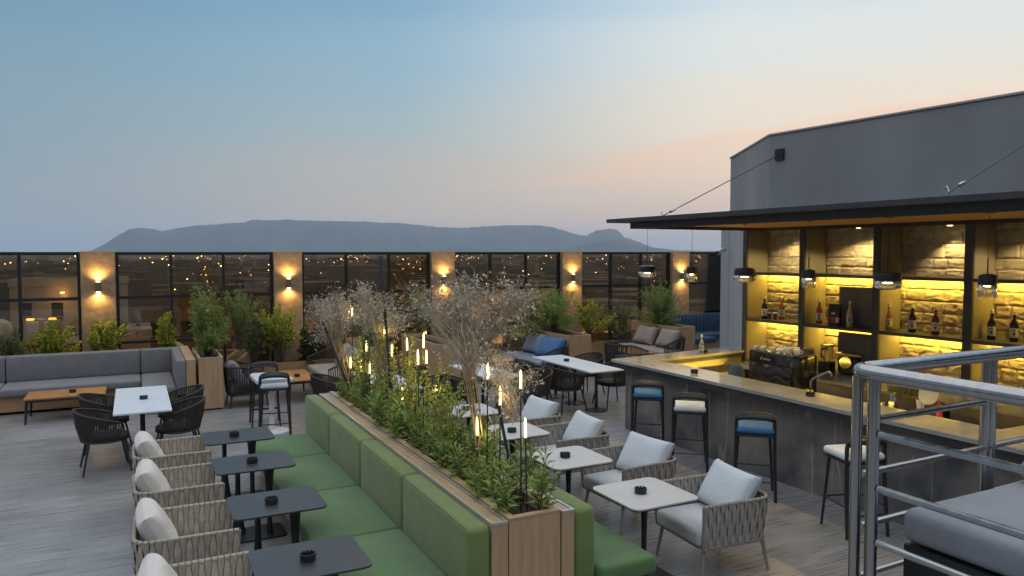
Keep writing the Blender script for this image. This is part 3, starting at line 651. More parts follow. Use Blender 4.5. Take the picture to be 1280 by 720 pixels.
# ------------------------------------------------------------------ bottles and things on the bar
def bottle_mesh(kind):
    if kind == 'tall': return [(.036, 0), (.038, .01), (.038, .17), (.034, .2), (.018, .24), (.015, .25), (.014, .30)]
    return [(.035, 0), (.037, .008), (.037, .18), (.03, .21), (.016, .235), (.014, .29)]
BM = {k: mat(k+'_bottle', c, .12, nscale=8, namt=.1, trans=tr) for k, c, tr in (('dark', (.02, .012, .012), 0), ('amber', (.5, .16, .03), .3), ('pink', (.62, .22, .12), .3), ('red', (.22, .015, .012), .2), ('cream', (.7, .55, .2), .2), ('clear', (.8, .85, .85), .8))}
labm = mat('paper_label', (.62, .58, .52), .7, nscale=30, namt=.15); inkm = mat('label_ink', (.06, .05, .05), .7, nscale=30, namt=.2)
capm = mat('pale_cap', (.7, .62, .42), .4, nscale=10, namt=.1)
def bottle(px, py, c, lab, z=1.656, cap=True, s=1.0):
    p = at(px, py, z=z); t = thing('bottle', lab, 'bottle', p, R(-60), 'bottles on the bar shelves')
    t.scale = (s*1.28, s*1.28, s*1.16)
    MB().lathe(bottle_mesh('tall'), 18).build('glass_body', BM[c], t)
    MB().lathe([(.0145, .298), (.0165, .3), (.0165, .335), (.014, .338)], 12).build('cap', capm, t)
    n = 9; vs = [(.0385*math.cos(R(-100+200*i/n)-math.pi/2), .0385*math.sin(R(-100+200*i/n)-math.pi/2), z_) for z_ in (.045, .15) for i in range(n+1)]
    lb = MB().add(vs, [(i, i+1, n+2+i, n+1+i) for i in range(n)]).build('label', labm, t)
    b_ = MB()
    for z0, z1, a0, a1 in ((.12, .13, -28, 28), (.07, .1, -14, 16), (.105, .11, -34, 20), (.055, .06, -30, 34)):
        k = 4; vs = [(.039*math.cos(R(a0+(a1-a0)*i/k)-math.pi/2), .039*math.sin(R(a0+(a1-a0)*i/k)-math.pi/2), z_) for z_ in (z0, z1) for i in range(k+1)]
        b_.add(vs, [(i, i+1, k+2+i, k+1+i) for i in range(k)])
    b_.build('label_print', inkm, lb)
bottle(955.5, 398.5, 'dark', 'dark bottle at the left of the first shelf bay'); bottle(977, 399.5, 'amber', 'amber orange bottle at the right of the first shelf bay')
bottle(1024, 404.5, 'amber', 'brownish amber bottle left of the black coffee bag'); bottle(1062, 408, 'cream', 'pale yellow bottle right of the black coffee bag')
bottle(1111, 412.5, 'pink', 'salmon pink bottle at the left of the third shelf bay'); bottle(1140, 415.5, 'dark', 'black bottle in the middle of the third shelf bay')
bottle(1169, 418.5, 'red', 'deep red bottle at the right of the third shelf bay'); bottle(1239, 424.5, 'dark', 'dark bottle left of its twin in the fourth shelf bay')
bottle(1267, 427, 'dark', 'dark bottle at the right in the fourth shelf bay, its label turned sideways')
cupm = mat('dark_red_tin', (.09, .035, .03), .4, nscale=9, namt=.2)
for px, py, lab in ((961.5, 399, 'small dark tin beside the dark bottle'), (968.5, 399.5, 'small dark tin with a pale edge beside the amber bottle')):
    t = thing('tin', lab, 'tin', at(px, py, z=1.656), 0, 'dark tins on the first shelf')
    MB().lathe([(.034, 0), (.034, .1), (.03, .104)], 16).build('tin_body', cupm, t); MB().lathe([(.035, .1), (.035, .112)], 16).build('lid', labm, t)
t = thing('coffee_bag', 'black coffee bag with a red band and a white patch on the shelf', 'coffee bag', at(1043, 406.5, z=1.656), R(-72)); t.scale = (1, 1, 1.15)
bagk = mat('black_foil', (.02, .02, .022), .35, nscale=9, namt=.3, bump=.3, bscale=20); redm = mat('red_print', (.45, .015, .03), .45, nscale=9, namt=.1)
MB().add([(-.085, -.05, 0), (.085, -.05, 0), (.085, .05, 0), (-.085, .05, 0), (-.085, -.05, .2), (.085, -.05, .2), (.085, .05, .2), (-.085, .05, .2), (-.075, -.012, .29), (.075, -.012, .29), (.075, .012, .29), (-.075, .012, .29)],
         [(3,2,1,0)] + [(i+a, i+b_, i+b_+4, i+a+4) for i in (0, 4) for a, b_ in ((0,1),(1,2),(2,3),(3,0))] + [(8,9,10,11)]).build('bag', bagk, t, 20)
MB().box(-.087, -.053, .035, .087, .045, .115).build('red_band', redm, t, 0); MB().box(.035, -.055, .045, .088, -.052, .11).build('white_patch', labm, t, 0)
MB().box(-.03, -.0515, .15, .025, -.0505, .175).build('mark', labm, t, 0)
bottle(877, 441.5, 'clear', 'clear bottle standing on the far end of the bar counter', z=1.101, s=.8)

def ashtray_proto():
    t = thing('ashtray', 'x', 'ashtray', (0, 0, 0), 0, 'black ashtrays on the tables')
    b_ = MB(); n = 12; pr = []
    r = .052
    b_.lathe([(r*.9, 0), (r, .004), (r, .032), (r*.84, .032), (r*.84, .01), (.002, .008)], 24)
    for k in range(n):
        a = 2*math.pi*k/n; b_.box(-.009, -.005, .03, .009, .005, .046, M=Tm(math.cos(a)*r*.93, math.sin(a)*r*.93, 0, rz=a+math.pi/2))
    b_.build('bowl', M['black'], t); return t
ASH = ashtray_proto(); ash_used = [0]
def ashtray(loc, lab):
    if not ash_used[0]: ash_used[0] = 1; ASH.location = loc; ASH['label'] = lab; return ASH
    return dup(ASH, loc, random.random(), lab)
ashtray(at(868, 466, z=1.101), 'black ashtray on the bar counter before the yellow lit panel'); ashtray(at(881, 440.5, z=1.101), 'black ashtray on the far bar counter beside the clear bottle')
ashtray(at(1013, 495, z=1.101), 'black ashtray on the bar counter under the bent tap')

# espresso machine
mc = at(957, 472, z=.88)
t = thing('espresso_machine', 'boxy black espresso machine with a crinkled glossy front on the bar', 'espresso machine', (7.76, 7.22, .88), R(-1.5)); t.scale = (1, 1.0, 1.09)
em = MB().rbox(-.2, -.40, .07, .22, .40, .52, .012, 2).build('machine_body', M['blackgloss'], t)
crk = mat('crumpled_gloss_panel', (.02, .02, .02), .07, nscale=3, namt=.2)
b_ = MB(); n, k2 = 26, 10; rr = random.Random(3)
for i in range(n+1):
    for j in range(k2+1):
        b_.v.append((-.204-.010*(1+math.sin(j*1.9+math.sin(i*.55)*1.7+i*.12))*(0 < j < k2) - rr.random()*.006, -.38+.76*i/n, .09+.29*j/k2))
for i in range(n):
    for j in range(k2): q = i*(k2+1)+j; b_.f.append((q, q+1, q+k2+2, q+k2+1)); b_.m.append(0)
b_.build('front_panel', crk, t, 50)
b_ = MB(); yy = .18
for k, (w_, h_) in enumerate(((.05, .03), (.022, .018), (.02, .018), (.024, .018), (.02, .018), (.026, .02))):
    pts = [(-.203, yy-w_*math.cos(q)*.5-w_*.5, .44+h_*.5*math.sin(q)) for q in [i*.55 for i in range(10 if k else 9)]]
    b_.tube(pts, .0025, 5); yy -= w_+.004
b_.build('maker_mark', M['trim'], em)
MB().box(-.19, -.385, .521, .21, .385, .53).build('cup_tray', M['steel'], t, 0)
for s in (-.35, .35): MB().lathe([(.025, 0), (.02, .07)], 10, (.0, s, 0)).lathe([(.025, 0), (.02, .07)], 10, (.17, s, 0)).build('foot', M['chrome'], t)
for s in (-.2, .12): MB().tube([(.22, s, .3), (.3, s, .29), (.3, s, .24)], .03, 10).tube([(.3, s, .23), (.42, s, .21)], .014, 8).build('brew_head', M['chrome'], t)
MB().tube([(-.1, -.41, .1), (-.02, -.46, .12), (.1, -.43, .1)], .02, 8).build('drain_handle', M['brass'], t)
cupw = mat('white_china', (.78, .75, .68), .25, nscale=6, namt=.04)
CUP = None
k = 0
for (cx, cy, sc_) in [(-.13+.07*(q % 2), .34-.075*q, 1) for q in range(7)] + [(-.1, -.2, 1.5), (.02, -.22, 1.5), (-.06, -.32, 1.3), (.1, -.1, 1.1), (.12, .1, 1), (.12, .25, 1)]:
    loc = Vector((7.76, 7.22, .88+.531*1.09)) + Matrix.Rotation(R(-1.5), 3, 'Z') @ Vector((cx, cy, 0))
    if CUP is None:
        CUP = thing('cup', 'white china cup on top of the espresso machine', 'cup', loc, 0, 'cups on the espresso machine')
        cbw = MB().lathe([(.02, 0), (.028, .01), (.036, .055), (.033, .055), (.024, .012), (.002, .01)], 16).build('cup_bowl', cupw, CUP)
        MB().tube([(.033, 0, .045), (.052, 0, .04), (.05, 0, .02), (.03, 0, .015)], .004, 6).build('handle', cupw, cbw)
    else: dup(CUP, loc, k*1.3, scale=sc_)
    k += 1
# tap, grinder, blender, mixer
t = thing('bar_tap', 'slim bent steel tap rising over the counter sink', 'tap', at(1013, 492, x=7.5), R(-60)); t.location.z = .88
MB().tube([(0, 0, 0), (0, 0, .31), (.03, 0, .35), (.17, 0, .43), (.21, 0, .445), (.235, 0, .43), (.24, 0, .39)], .012, 10).build('spout', M['steel'], t)
MB().lathe([(.025, 0), (.025, .03), (.015, .035)], 14).build('tap_base', M['steel'], t)
bp = at(1033, 466, z=.9)
t = thing('blender', 'dark countertop blender with a clear square jar on the back counter', 'blender', bp, R(10))
MB().rbox(-.1, -.1, 0, .1, .1, .19, .02).build('motor_base', M['black'], t); MB().lathe([(.06, .19), (.085, .24), (.095, .42)], 8).build('jar', M['clear'], t); MB().lathe([(.097, .42), (.097, .45), (.05, .455)], 8).build('lid', M['brass'], t)
MB().tube([(-.09, 0, .4), (-.15, 0, .38), (-.15, 0, .27), (-.08, 0, .25)], .012, 6).build('handle', M['black'], t)
t = thing('coffee_grinder', 'black coffee grinder with chrome chute behind the espresso machine', 'grinder', at(1010, 468, z=.9), 0)
MB().rbox(-.08, -.1, 0, .08, .1, .26, .015).build('grinder_body', M['black'], t); MB().lathe([(.04, .26), (.08, .31), (.085, .4), (.06, .41)], 16).build('hopper', M['cabinet'], t); MB().tube([(-.08, -.02, .2), (-.16, -.02, .16), (-.16, -.02, .08)], .03, 10).build('chute', M['chrome'], t)
t = thing('juicer', 'rounded chrome fronted juicer with a brass coloured lid', 'juicer', at(1063, 468, z=.9), R(20))
MB().rbox(-.12, -.16, 0, .14, .16, .28, .05, 3).build('machine_body', M['black'], t); MB().tube([(-.12, .02, .2), (-.19, .02, .2)], .09, 18).build('chrome_face', M['chrome'], t); MB().rbox(-.14, -.2, .28, .14, .2, .34, .03, 3).build('lid', M['brass'], t)
# small items seen through the railing
t = thing('shaker', 'steel cocktail shaker on the inner worktop', 'shaker', at(1115, 514, z=.88), 0); MB().lathe([(.045, 0), (.05, .12), (.042, .15), (.028, .19), (.028, .22), (.02, .225)], 18).build('shaker_body', M['steel'], t)
t = thing('condiment_jar', 'small pale jar with a steel lid on the inner worktop', 'jar', at(1102, 512, z=.88), 0); MB().lathe([(.03, 0), (.032, .07)], 14).build('jar_body', cupw, t); MB().lathe([(.033, .07), (.033, .09), (.01, .095)], 14).build('lid', M['steel'], t)
t = thing('straw_cup', 'clear cup of white straws and spoons on the inner worktop', 'cup', at(1150, 522, z=.88), 0); MB().lathe([(.035, 0), (.042, .11)], 14).build('cup_bowl', M['clear'], t)
b_ = MB(); rr = random.Random(9)
for k in range(9): a = rr.random()*6.3; b_.tube([(math.cos(a)*.015, math.sin(a)*.015, .01), (math.cos(a)*.045, math.sin(a)*.045, .21)], .004, 5)
b_.build('straws', M['white'], t)
t = thing('whisk', 'black handled bar tool leaning beside the straws', 'bar tool', at(1128, 517, z=.88), 0); MB().tube([(0, 0, 0), (-.02, .02, .26)], [.012, .016], 8).build('handle', M['black'], t)
t = thing('squeeze_bottle', 'bright red squeeze bottle standing behind the counter', 'bottle', at(1174, 528, z=.88), 0); MB().lathe([(.032, 0), (.034, .15), (.028, .18), (.012, .2), (.008, .25)], 16).build('bottle_body', redm, t)
t = thing('plate', 'large pale plate leaning upright on the back counter', 'plate', at(1160, 506, z=.9), 0); MB().lathe([(.13, -.008), (.13, 0), (.09, .008), (.02, .008)], 28, M=Tm(0, 0, .13, ry=R(-75))).build('dish', cupw, t)
t = thing('bowl_stack', 'stack of white bowls on the back counter', 'bowls', at(1164, 493, z=.9), 0)
for k in range(3): MB().lathe([(.04, 0), (.09, .05), (.085, .05), (.035, .008)], 20, (0, 0, .022*k)).build('bowl', cupw, t)
GL = None
for k in range(18):
    p = at(1112+3.4*k, 489+.55*k+3*(k % 2), z=.9)
    if GL is None:
        GL = thing('tumbler', 'clear drinking glass in the rows on the back counter', 'glass', p, 0, 'drinking glasses on the back counter'); MB().lathe([(.028, 0), (.034, .11), (.032, .11), (.026, .008)], 14).build('glass_body', M['clear'], GL)
    else: dup(GL, p, 0)
t = thing('dark_jar', 'dark canister on the back counter left of the glasses', 'canister', at(1115, 474, z=.9), 0); MB().lathe([(.05, 0), (.05, .16), (.04, .165)], 16).build('jar_body', M['black'], t); MB().lathe([(.052, .165), (.052, .2), (.01, .21)], 16).build('lid', M['cabinet'], t)
t = thing('rubbish_bin', 'dark blue cloth sack hanging beside the espresso machine', 'sack', (7.75, 8.05, .88), 0); MB().lathe([(.1, 0), (.12, .1), (.11, .22), (.07, .29), (.03, .3)], 14).build('sack', M['navy_fabric'], t)

# ------------------------------------------------------------------ furniture prototypes
def build_bench(left):
    sgn = 1 if left else -1
    t = thing('bench', 'long olive green upholstered bench facing the dark tables' if left else 'olive green upholstered bench facing the beige tables on the right', 'bench', (2.0 if left else 3.05, 0, 0))
    ys = [4.58, 6.0, 7.31, 8.64, 10.0]
    for y0, y1 in zip(ys, ys[1:]):
        if left:
            bk = MB().rbox(0, y0+.003, .34, .175, y1-.003, .905, .045, 4).build('back_cushion', M['green_back'], t)
            for xx in (.012, .163):
                c_ = [(xx, y0+.02, .40), (xx, y0+.016, .86), (xx, y0+.03, .885), (xx, y0+.055, .894), (xx, y1-.055, .894), (xx, y1-.03, .885), (xx, y1-.016, .86), (xx, y1-.02, .40)]
                MB().tube(c_, .0045, 6).build('piping', M['green_back'], bk)
            MB().rbox(-.76, y0+.003, .31, -.005, min(y1, 9.75)-.003, .455, .035, 3).build('seat_cushion', M['green_seat'], t)
        else:
            MB().rbox(-.19, y0+.003, .34, 0, y1-.003, .905, .045, 4).build('back_cushion', M['green_back'], t)
            MB().rbox(.005, y0-.06, .31, .52, y1-.066, .455, .035, 3).build('seat_cushion', M['green_seat'], t)
    if left: bb = MB().box(-.64, 4.6, .06, .17, 9.7, .305).build('base', M['wood_y'], t, 0); MB().box(-.6, 4.62, 0, .15, 9.68, .058).build('plinth', M['groove'], t, 0)
    else: MB().box(-.18, 4.6, .06, .44, 9.7, .305).build('base', M['wood_y'], t, 0); MB().box(-.16, 4.62, 0, .4, 9.68, .058).build('plinth', M['groove'], t, 0)
    if left:
        for y in (5.3, 6.6, 7.9): MB().box(-.645, y-.02, .14, -.641, y+.02, .24).build('vent', M['groove'], bb, 0)
build_bench(True); build_bench(False)
pt = thing('long_planter', 'long oak planter between the two green benches, full of plants', 'planter', (2.18, 4.58, 0))
LN = 5.35
for x0, x1 in ((0, .125), (.565, .67)):
    MB().box(x0, 0, 0, x1, LN, .9).build('ledge_panel', M['wood_z'], pt, 0)
    MB().box(x0+.022, .02, .9005, x1-.022, LN, .912).build('ledge_top', M['wood_y'], pt, 0)
    b_ = MB(); b_.box(x0, -.004, .9, x0+.018, LN, .918).box(x1-.018, -.004, .9, x1, LN, .918).box(x0+.0185, -.004, .9, x1-.0185, .016, .918); b_.build('metal_trim', M['trim'], pt, 0)
b_ = MB(); X0, X1 = .137, .553
b_.box(X0, .004, 0, X1, .034, .915); b_.box(X0, .035, 0, X0+.05, LN, .915).box(X1-.05, .035, 0, X1, LN, .915).box(X0+.051, LN-.03, 0, X1-.051, LN, .915)
b_.build('planter_box', M['wood_z'], pt, 0)
b_ = MB(); b_.box(X0-.002, .0, .917, X1+.002, .056, .932).box(X0-.002, .0565, .917, X0+.054, LN, .932).box(X1-.054, .0565, .917, X1+.002, LN, .932); b_.build('rim', M['wood_y'], pt, 0)
MB().box(X0+.051, .036, .6, X1-.051, LN-.031, .86).build('soil', M['soil'], pt, 0)

def flat_top(b, w, d, z0, z1, r=.06, n=6):
    poly = []
    for cx, cy, a0 in ((w/2-r, d/2-r, 0), (-w/2+r, d/2-r, 90), (-w/2+r, -d/2+r, 180), (w/2-r, -d/2+r, 270)):
        for i in range(n+1): a = R(a0+90*i/n); poly.append((cx+r*math.cos(a), cy+r*math.sin(a)))
    return b.prism(poly, z0, z1)
def twin_table():
    t = thing('dark_table', 'x', 'table', (0, 0, 0), 0, 'charcoal tables along the green bench')
    flat_top(MB(), .73, .62, .716, .73, .07).build('table_top', M['table_dark'], t, 30)
    flat_top(MB(), .58, .38, 0, .018, .06).build('base_plate', M['black'], t, 30)
    for sx, sy, up in ((-.14, .06, 0), (.14, -.06, 1)):
        prof_ = [(.075, .018), (.06, .06), (.04, .22), (.026, .42), (.024, .58), (.03, .714)] if not up else [(.03, .018), (.024, .15), (.026, .32), (.036, .5), (.05, .66), (.055, .714)]
        MB().lathe(prof_, 16, (sx, sy, 0)).build('column', M['black'], t)
    return t
tp = twin_table()
dl = ['charcoal table farthest along the green bench, partly behind the high stool', 'second charcoal table from the far end of the green bench', 'charcoal table third from the far end, beside the third cream pillow', 'nearest charcoal table, cut by the bottom edge of the photo']
for i in range(4):
    loc = (1.02, 8.82-1.255*i+(.0, .06, 0, -.03)[i], 0)
    if i == 0: tp.location = loc; tp['label'] = dl[0]
    else: dup(tp, loc, 0, dl[i])
    ashtray((.98+.03*(i % 2), loc[1]-.02, .731), ['black ashtray on the farthest charcoal table', 'black ashtray on the second charcoal table', 'black ashtray on the third charcoal table', 'black ashtray on the nearest charcoal table'][i])
def tan_table():
    t = thing('beige_table', 'x', 'table', (0, 0, 0), 0, 'beige tables along the right bench')
    flat_top(MB(), .68, .68, .722, .735, .08).build('table_top', M['table_tan'], t, 30)
    flat_top(MB(), .672, .672, .71, .7215, .08).build('table_edge', M['black'], t, 30)
    flat_top(MB(), .42, .42, 0, .016, .05).build('base_plate', M['black'], t, 30)
    MB().lathe([(.034, .016), (.024, .1), (.022, .3), (.026, .5), (.036, .66), (.05, .709)], 16).build('column', M['black'], t); return t
tp = tan_table(); tl = ['beige table hidden behind the plants, farthest along the right bench', 'beige table third from the nearest, partly behind the straw stems', 'beige table second from the nearest, behind the front planter leaves', 'nearest beige table, right of the planter end']
for i in range(4):
    loc = (3.88, 8.85-1.25*i, 0)
    if i == 0: tp.location = loc; tp['label'] = tl[0]
    else: dup(tp, loc, 0, tl[i])
    ashtray((3.84, loc[1]+(.02, -.07, 0, .0)[i], .736), ['black ashtray on the farthest beige table', 'black ashtray on the third beige table', 'black ashtray on the second beige table', 'black ashtray on the nearest beige table'][i])

# woven lounge armchair, facing +x
def woven_chair(name, wm_, cm, grp):
    t = thing(name, 'x', 'armchair', (0, 0, 0), 0, grp)
    hw, x0, x1, z0, z1, rc = .37, -.36, .37, .29, .665, .13
    path = []
    def seg(a, b_, n):
        for i in range(n): path.append((a[0]+(b_[0]-a[0])*i/n, a[1]+(b_[1]-a[1])*i/n))
    seg((x1, -hw), (x0+rc, -hw), 14)
    for i in range(8): a = R(270-90*i/8); path.append((x0+rc+rc*math.cos(a), -hw+rc+rc*math.sin(a)))
    seg((x0, -hw+rc), (x0, hw-rc), 12)
    for i in range(8): a = R(180-90*i/8); path.append((x0+rc+rc*math.cos(a), hw-rc+rc*math.sin(a)))
    seg((x0+rc, hw), (x1, hw), 14); path.append((x1, hw))
    P = [Vector((p[0], p[1], 0)) for p in path]
    acc = [0]
    for a, b_ in zip(P, P[1:]): acc.append(acc[-1]+(b_-a).length)
    def samp(s):
        s = min(max(s, 0), acc[-1]-1e-6)
        for i in range(len(acc)-1):
            if acc[i] <= s <= acc[i+1]:
                f = (s-acc[i])/(acc[i+1]-acc[i]+1e-9); q = P[i].lerp(P[i+1], f); d = (P[i+1]-P[i]).normalized(); return q, d
    ins = lambda z: 1-.085*max(0, (z1-z)/(z1-z0))**1.4        # the shell narrows downwards
    b_ = MB(); ns = 50; sp_ = acc[-1]/ns
    for k in range(ns):
        s = (k+.5)*sp_; q, d = samp(s); nrm_ = Vector((d.y, -d.x, 0))
        nz_ = 12; ph = 0 if k % 2 == 0 else math.pi
        for side in (1, -1):
          rows = []
          for j in range(nz_+1):
            f = j/nz_; z = z0+.01+(z1-z0-.012)*f
            wv = math.cos(2*math.pi*f*1.5+ph)
            hwid = sp_*(.455+.12*wv); off = side*(.011+.005*wv)
            c = Vector((q.x*ins(z), q.y*ins(z), z))+nrm_*off
            rows.append((c-d*hwid, c+nrm_*.005, c+d*hwid, c-nrm_*.005))
          o = len(b_.v)
          for r4 in rows: b_.v += [tuple(p) for p in r4]
          for j in range(nz_):
            for m_ in range(4): b_.f.append((o+j*4+m_, o+j*4+(m_+1) % 4, o+(j+1)*4+(m_+1) % 4, o+(j+1)*4+m_)); b_.m.append(0)
    b_.build('woven_shell', wm_, t, 60)
    b_ = MB()
    for q in P:
        for z in (z0+.02, z0+.15, z0+.25, z1-.006):
            b_.v.append((q.x*ins(z), q.y*ins(z), z))
    for i in range(len(P)-1):
        for j in range(3): b_.f.append((i*4+j, i*4+4+j, i*4+5+j, i*4+1+j)); b_.m.append(0)
    b_.build('inner_core', M['core'], t, 60)
    b_ = MB()
    for k in range(ns):      # strap loops over the top bar
        q, d = samp((k+.5)*sp_); b_.tube([Vector((q.x, q.y, z1))-d*sp_*.42, Vector((q.x, q.y, z1))+d*sp_*.42], .0165, 7)
    b_.build('top_roll', wm_, t, 60)
    b_ = MB(); b_.tube([Vector((p.x*.93, p.y*.93, z0)) for p in P], .012, 6)
    for zz in (.42, .54): b_.tube([Vector((p.x*ins(zz)*.995, p.y*ins(zz)*.995, zz)) for p in P], .005, 4)
    for sy in (-1, 1): b_.tube([(x1, sy*hw, z1), (x1*.94, sy*hw*.93, z0)], .014, 6)
    b_.tube([(x1*.93, -hw*.93, z0), (x1*.93, hw*.93, z0)], .012, 6)
    b_.build('frame', M['chairframe'], t)
    for sx, sy in ((1, 1), (1, -1), (-1, 1), (-1, -1)):
        MB().tube([(sx*.31, sy*.3, .3), (sx*.36, sy*.33, 0)], [.019, .012], 8).build('leg', M['chairframe'], t)
    MB().rbox(-.31, -.325, .30, .385, .325, .445, .045, 4).build('seat_cushion', cm, t)
    return t
wcl = woven_chair('woven_armchair', M['weave'], M['cushion_warm'], 'woven armchairs along the dark tables')
wcr = woven_chair('woven_armchair', M['weave2'], M['cushion'], 'woven armchairs along the beige tables')
def pillow(loc, W, D, T, rx, ry, rz, m_, lab, grp=None):
    T *= 1.3
    o = MB().pillow(W, D, T, n=20).build('pillow', m_, smooth=180); o.matrix_world = Tm(*loc, rx, ry, rz)
    return tag(o, lab, 'pillow', grp)
for i in range(4):
    lab = ['beige woven armchair at the farthest dark table, behind the three others', 'beige woven armchair at the second dark table from the far end', 'beige woven armchair at the third dark table, left edge fully in view', 'beige woven armchair cut by the bottom edge of the photo'][i]
    loc = (.33, 8.86-1.255*i, 0)
    if i == 0: wcl.location = loc; wcl['label'] = lab
    else: dup(wcl, loc, R((0, 1, -1.5, 1)[i]), lab)
    pillow((loc[0]-.20, loc[1]+.0, .63), .43, .54, .16, 0, R(62), R((3, -2, 2, -3)[i]), M['pillow_warm'], 'cream pillow ' + ['on the farthest of the left woven armchairs', 'on the second left woven armchair', 'on the third left woven armchair', 'on the nearest left woven armchair, at the bottom edge'][i], 'pillows on the left armchairs')
for i in range(4):
    lab = ['grey beige woven armchair farthest along the right bench, half behind the plants', 'grey beige woven armchair third from the nearest on the right', 'grey beige woven armchair second from the nearest, before the blue stools', 'nearest grey beige woven armchair on the right, full legs showing'][i]
    loc = (4.6, (8.62, 7.5, 6.3, 5.06)[i], 0); rz = R(180+(2, -2, 2, -4)[i])
    if i == 0: wcr.location = loc; wcr.rotation_euler.z = rz; wcr['label'] = lab
    else: dup(wcr, loc, rz, lab)
    pillow((loc[0]+.19, loc[1]+.0, .64), .45, .64, .16, 0, R(-58), R((4, -5, 6, -8)[i]), M['pillow'], 'pale blue-white pillow ' + ['on the farthest right woven armchair', 'on the third right woven armchair', 'on the right woven armchair second from the nearest', 'on the nearest right woven armchair'][i], 'pillows on the right armchairs')

# dark rope tub chair, facing +x
def rope_chair():
    t = thing('rope_chair', 'x', 'chair', (0, 0, 0), 0, 'dark rope dining chairs'); t.scale = (1.16, 1.16, 1.0)
    def ring(a, z, s, dx=0): return Vector((.0-.28*math.cos(a)*s+dx, .29*math.sin(a)*s*1.0, z))
    A_ = R(118); n = 44; bt = MB(); tr_ = []; br_ = []
    for i in range(n+1):
        a = -A_+2*A_*i/n; f = abs(a)/A_
        top_ = ring(a, .80-.16*f**1.5, 1.08); bot_ = ring(a, .40, .84)
        tr_.append(top_); br_.append(bot_)
        if i % 1 == 0: bt.tube([bot_, bot_.lerp(top_, .5)+Vector((-.012*math.cos(a), .012*math.sin(a), 0)), top_], .0098, 5, cap=False)
    bt.build('backrest', M['rope'], t)
    MB().tube(tr_, .014, 7).build('top_rail', M['rope'], t)
    MB().tube(br_, .012, 6).lathe([(.2, .375), (.24, .39), (.24, .4), (.1, .405)], 24).build('seat_frame', M['black'], t)
    MB().lathe([(.2, .402), (.235, .415), (.235, .45), (.2, .465), (.02, .47)], 24).build('seat_cushion', M['ropeseat'], t)
    for sx, sy in ((1, 1), (1, -1), (-1, 1), (-1, -1)):
        MB().tube([(sx*.17, sy*.17, .39), (sx*.235, sy*.235, 0)], [.014, .011], 7).build('leg', M['black'], t)
    return t
RC = rope_chair(); rcu = [0]
def rope(x, y, deg, lab):
    if not rcu[0]: rcu[0] = 1; RC.location = (x, y, 0); RC.rotation_euler.z = R(deg); RC['label'] = lab
    else: dup(RC, (x, y, 0), R(deg), lab)
def row_table(x0, x1, y0, y1, n, lab, grp='white dining tables'):
    t = thing('white_table', lab, 'table', ((x0+x1)/2, (y0+y1)/2, 0), 0, grp)
    w_, d_ = x1-x0, (y1-y0)/n
    for k in range(n):
        cy = -(y1-y0)/2+d_*(k+.5)
        flat_top(MB(), w_, d_-.004, .732, .752, .006, 2).build('table_top', M['table_white'], t, 30) .location.y = cy
        o = MB().lathe([(.2, 0), (.2, .012), (.06, .03), (.03, .05), (.028, .7), (.1, .71), (.1, .731)], 24).build('pedestal', M['black'], t); o.location.y = cy
    return t
row_table(-.26, .42, 10.55, 12.55, 2, 'white dining table at the left with four dark rope chairs')
ashtray((.1, 11.5, .753), 'black ashtray on the left white dining table')
rope(-.36, 10.85, 6, 'dark rope chair at the left white table, nearest on its left side'); rope(-.36, 11.95, -3, 'dark rope chair at the left white table, farther on its left side')
rope(.5, 11.0, 176, 'dark rope chair at the left white table, nearest on its right side'); rope(.56, 11.98, 183, 'dark rope chair at the left white table, farther on its right side')
row_table(3.28, 3.9, 10.57, 12.52, 3, 'white dining table half hidden behind the lit rods')
rope(2.9, 12.2, -10, 'dark rope chair glimpsed left of the leaning black stake'); rope(4.2, 11.2, 178, 'dark rope chair at the hidden white table, nearer right seat'); rope(4.2, 12.2, 180, 'dark rope chair at the hidden white table, farther right seat')
row_table(5.08, 5.7, 10.86, 12.5, 3, 'white dining table behind the straw stems')
rope(5.98, 11.0, 176, 'dark rope chair just right of the straw stems'); rope(5.98, 12.0, 183, 'dark rope chair beyond the one right of the straw stems'); rope(4.8, 11.3, 0, 'dark rope chair on the left of the table behind the straw stems')
row_table(6.92, 7.6, 10.6, 12.72, 3, 'white dining table near the bar, in full view')
ashtray((7.22, 11.9, .753), 'black ashtray on the white table near the bar')
rope(6.78, 11.2, 4, 'dark rope chair nearest on the left side of the table by the bar'); rope(6.7, 12.25, -5, 'dark rope chair farther on the left side of the table by the bar')
rope(7.78, 11.2, 176, 'dark rope chair nearest the bar corner, right of its table'); rope(7.9, 12.3, 186, 'dark rope chair farther on the right side of the table by the bar')

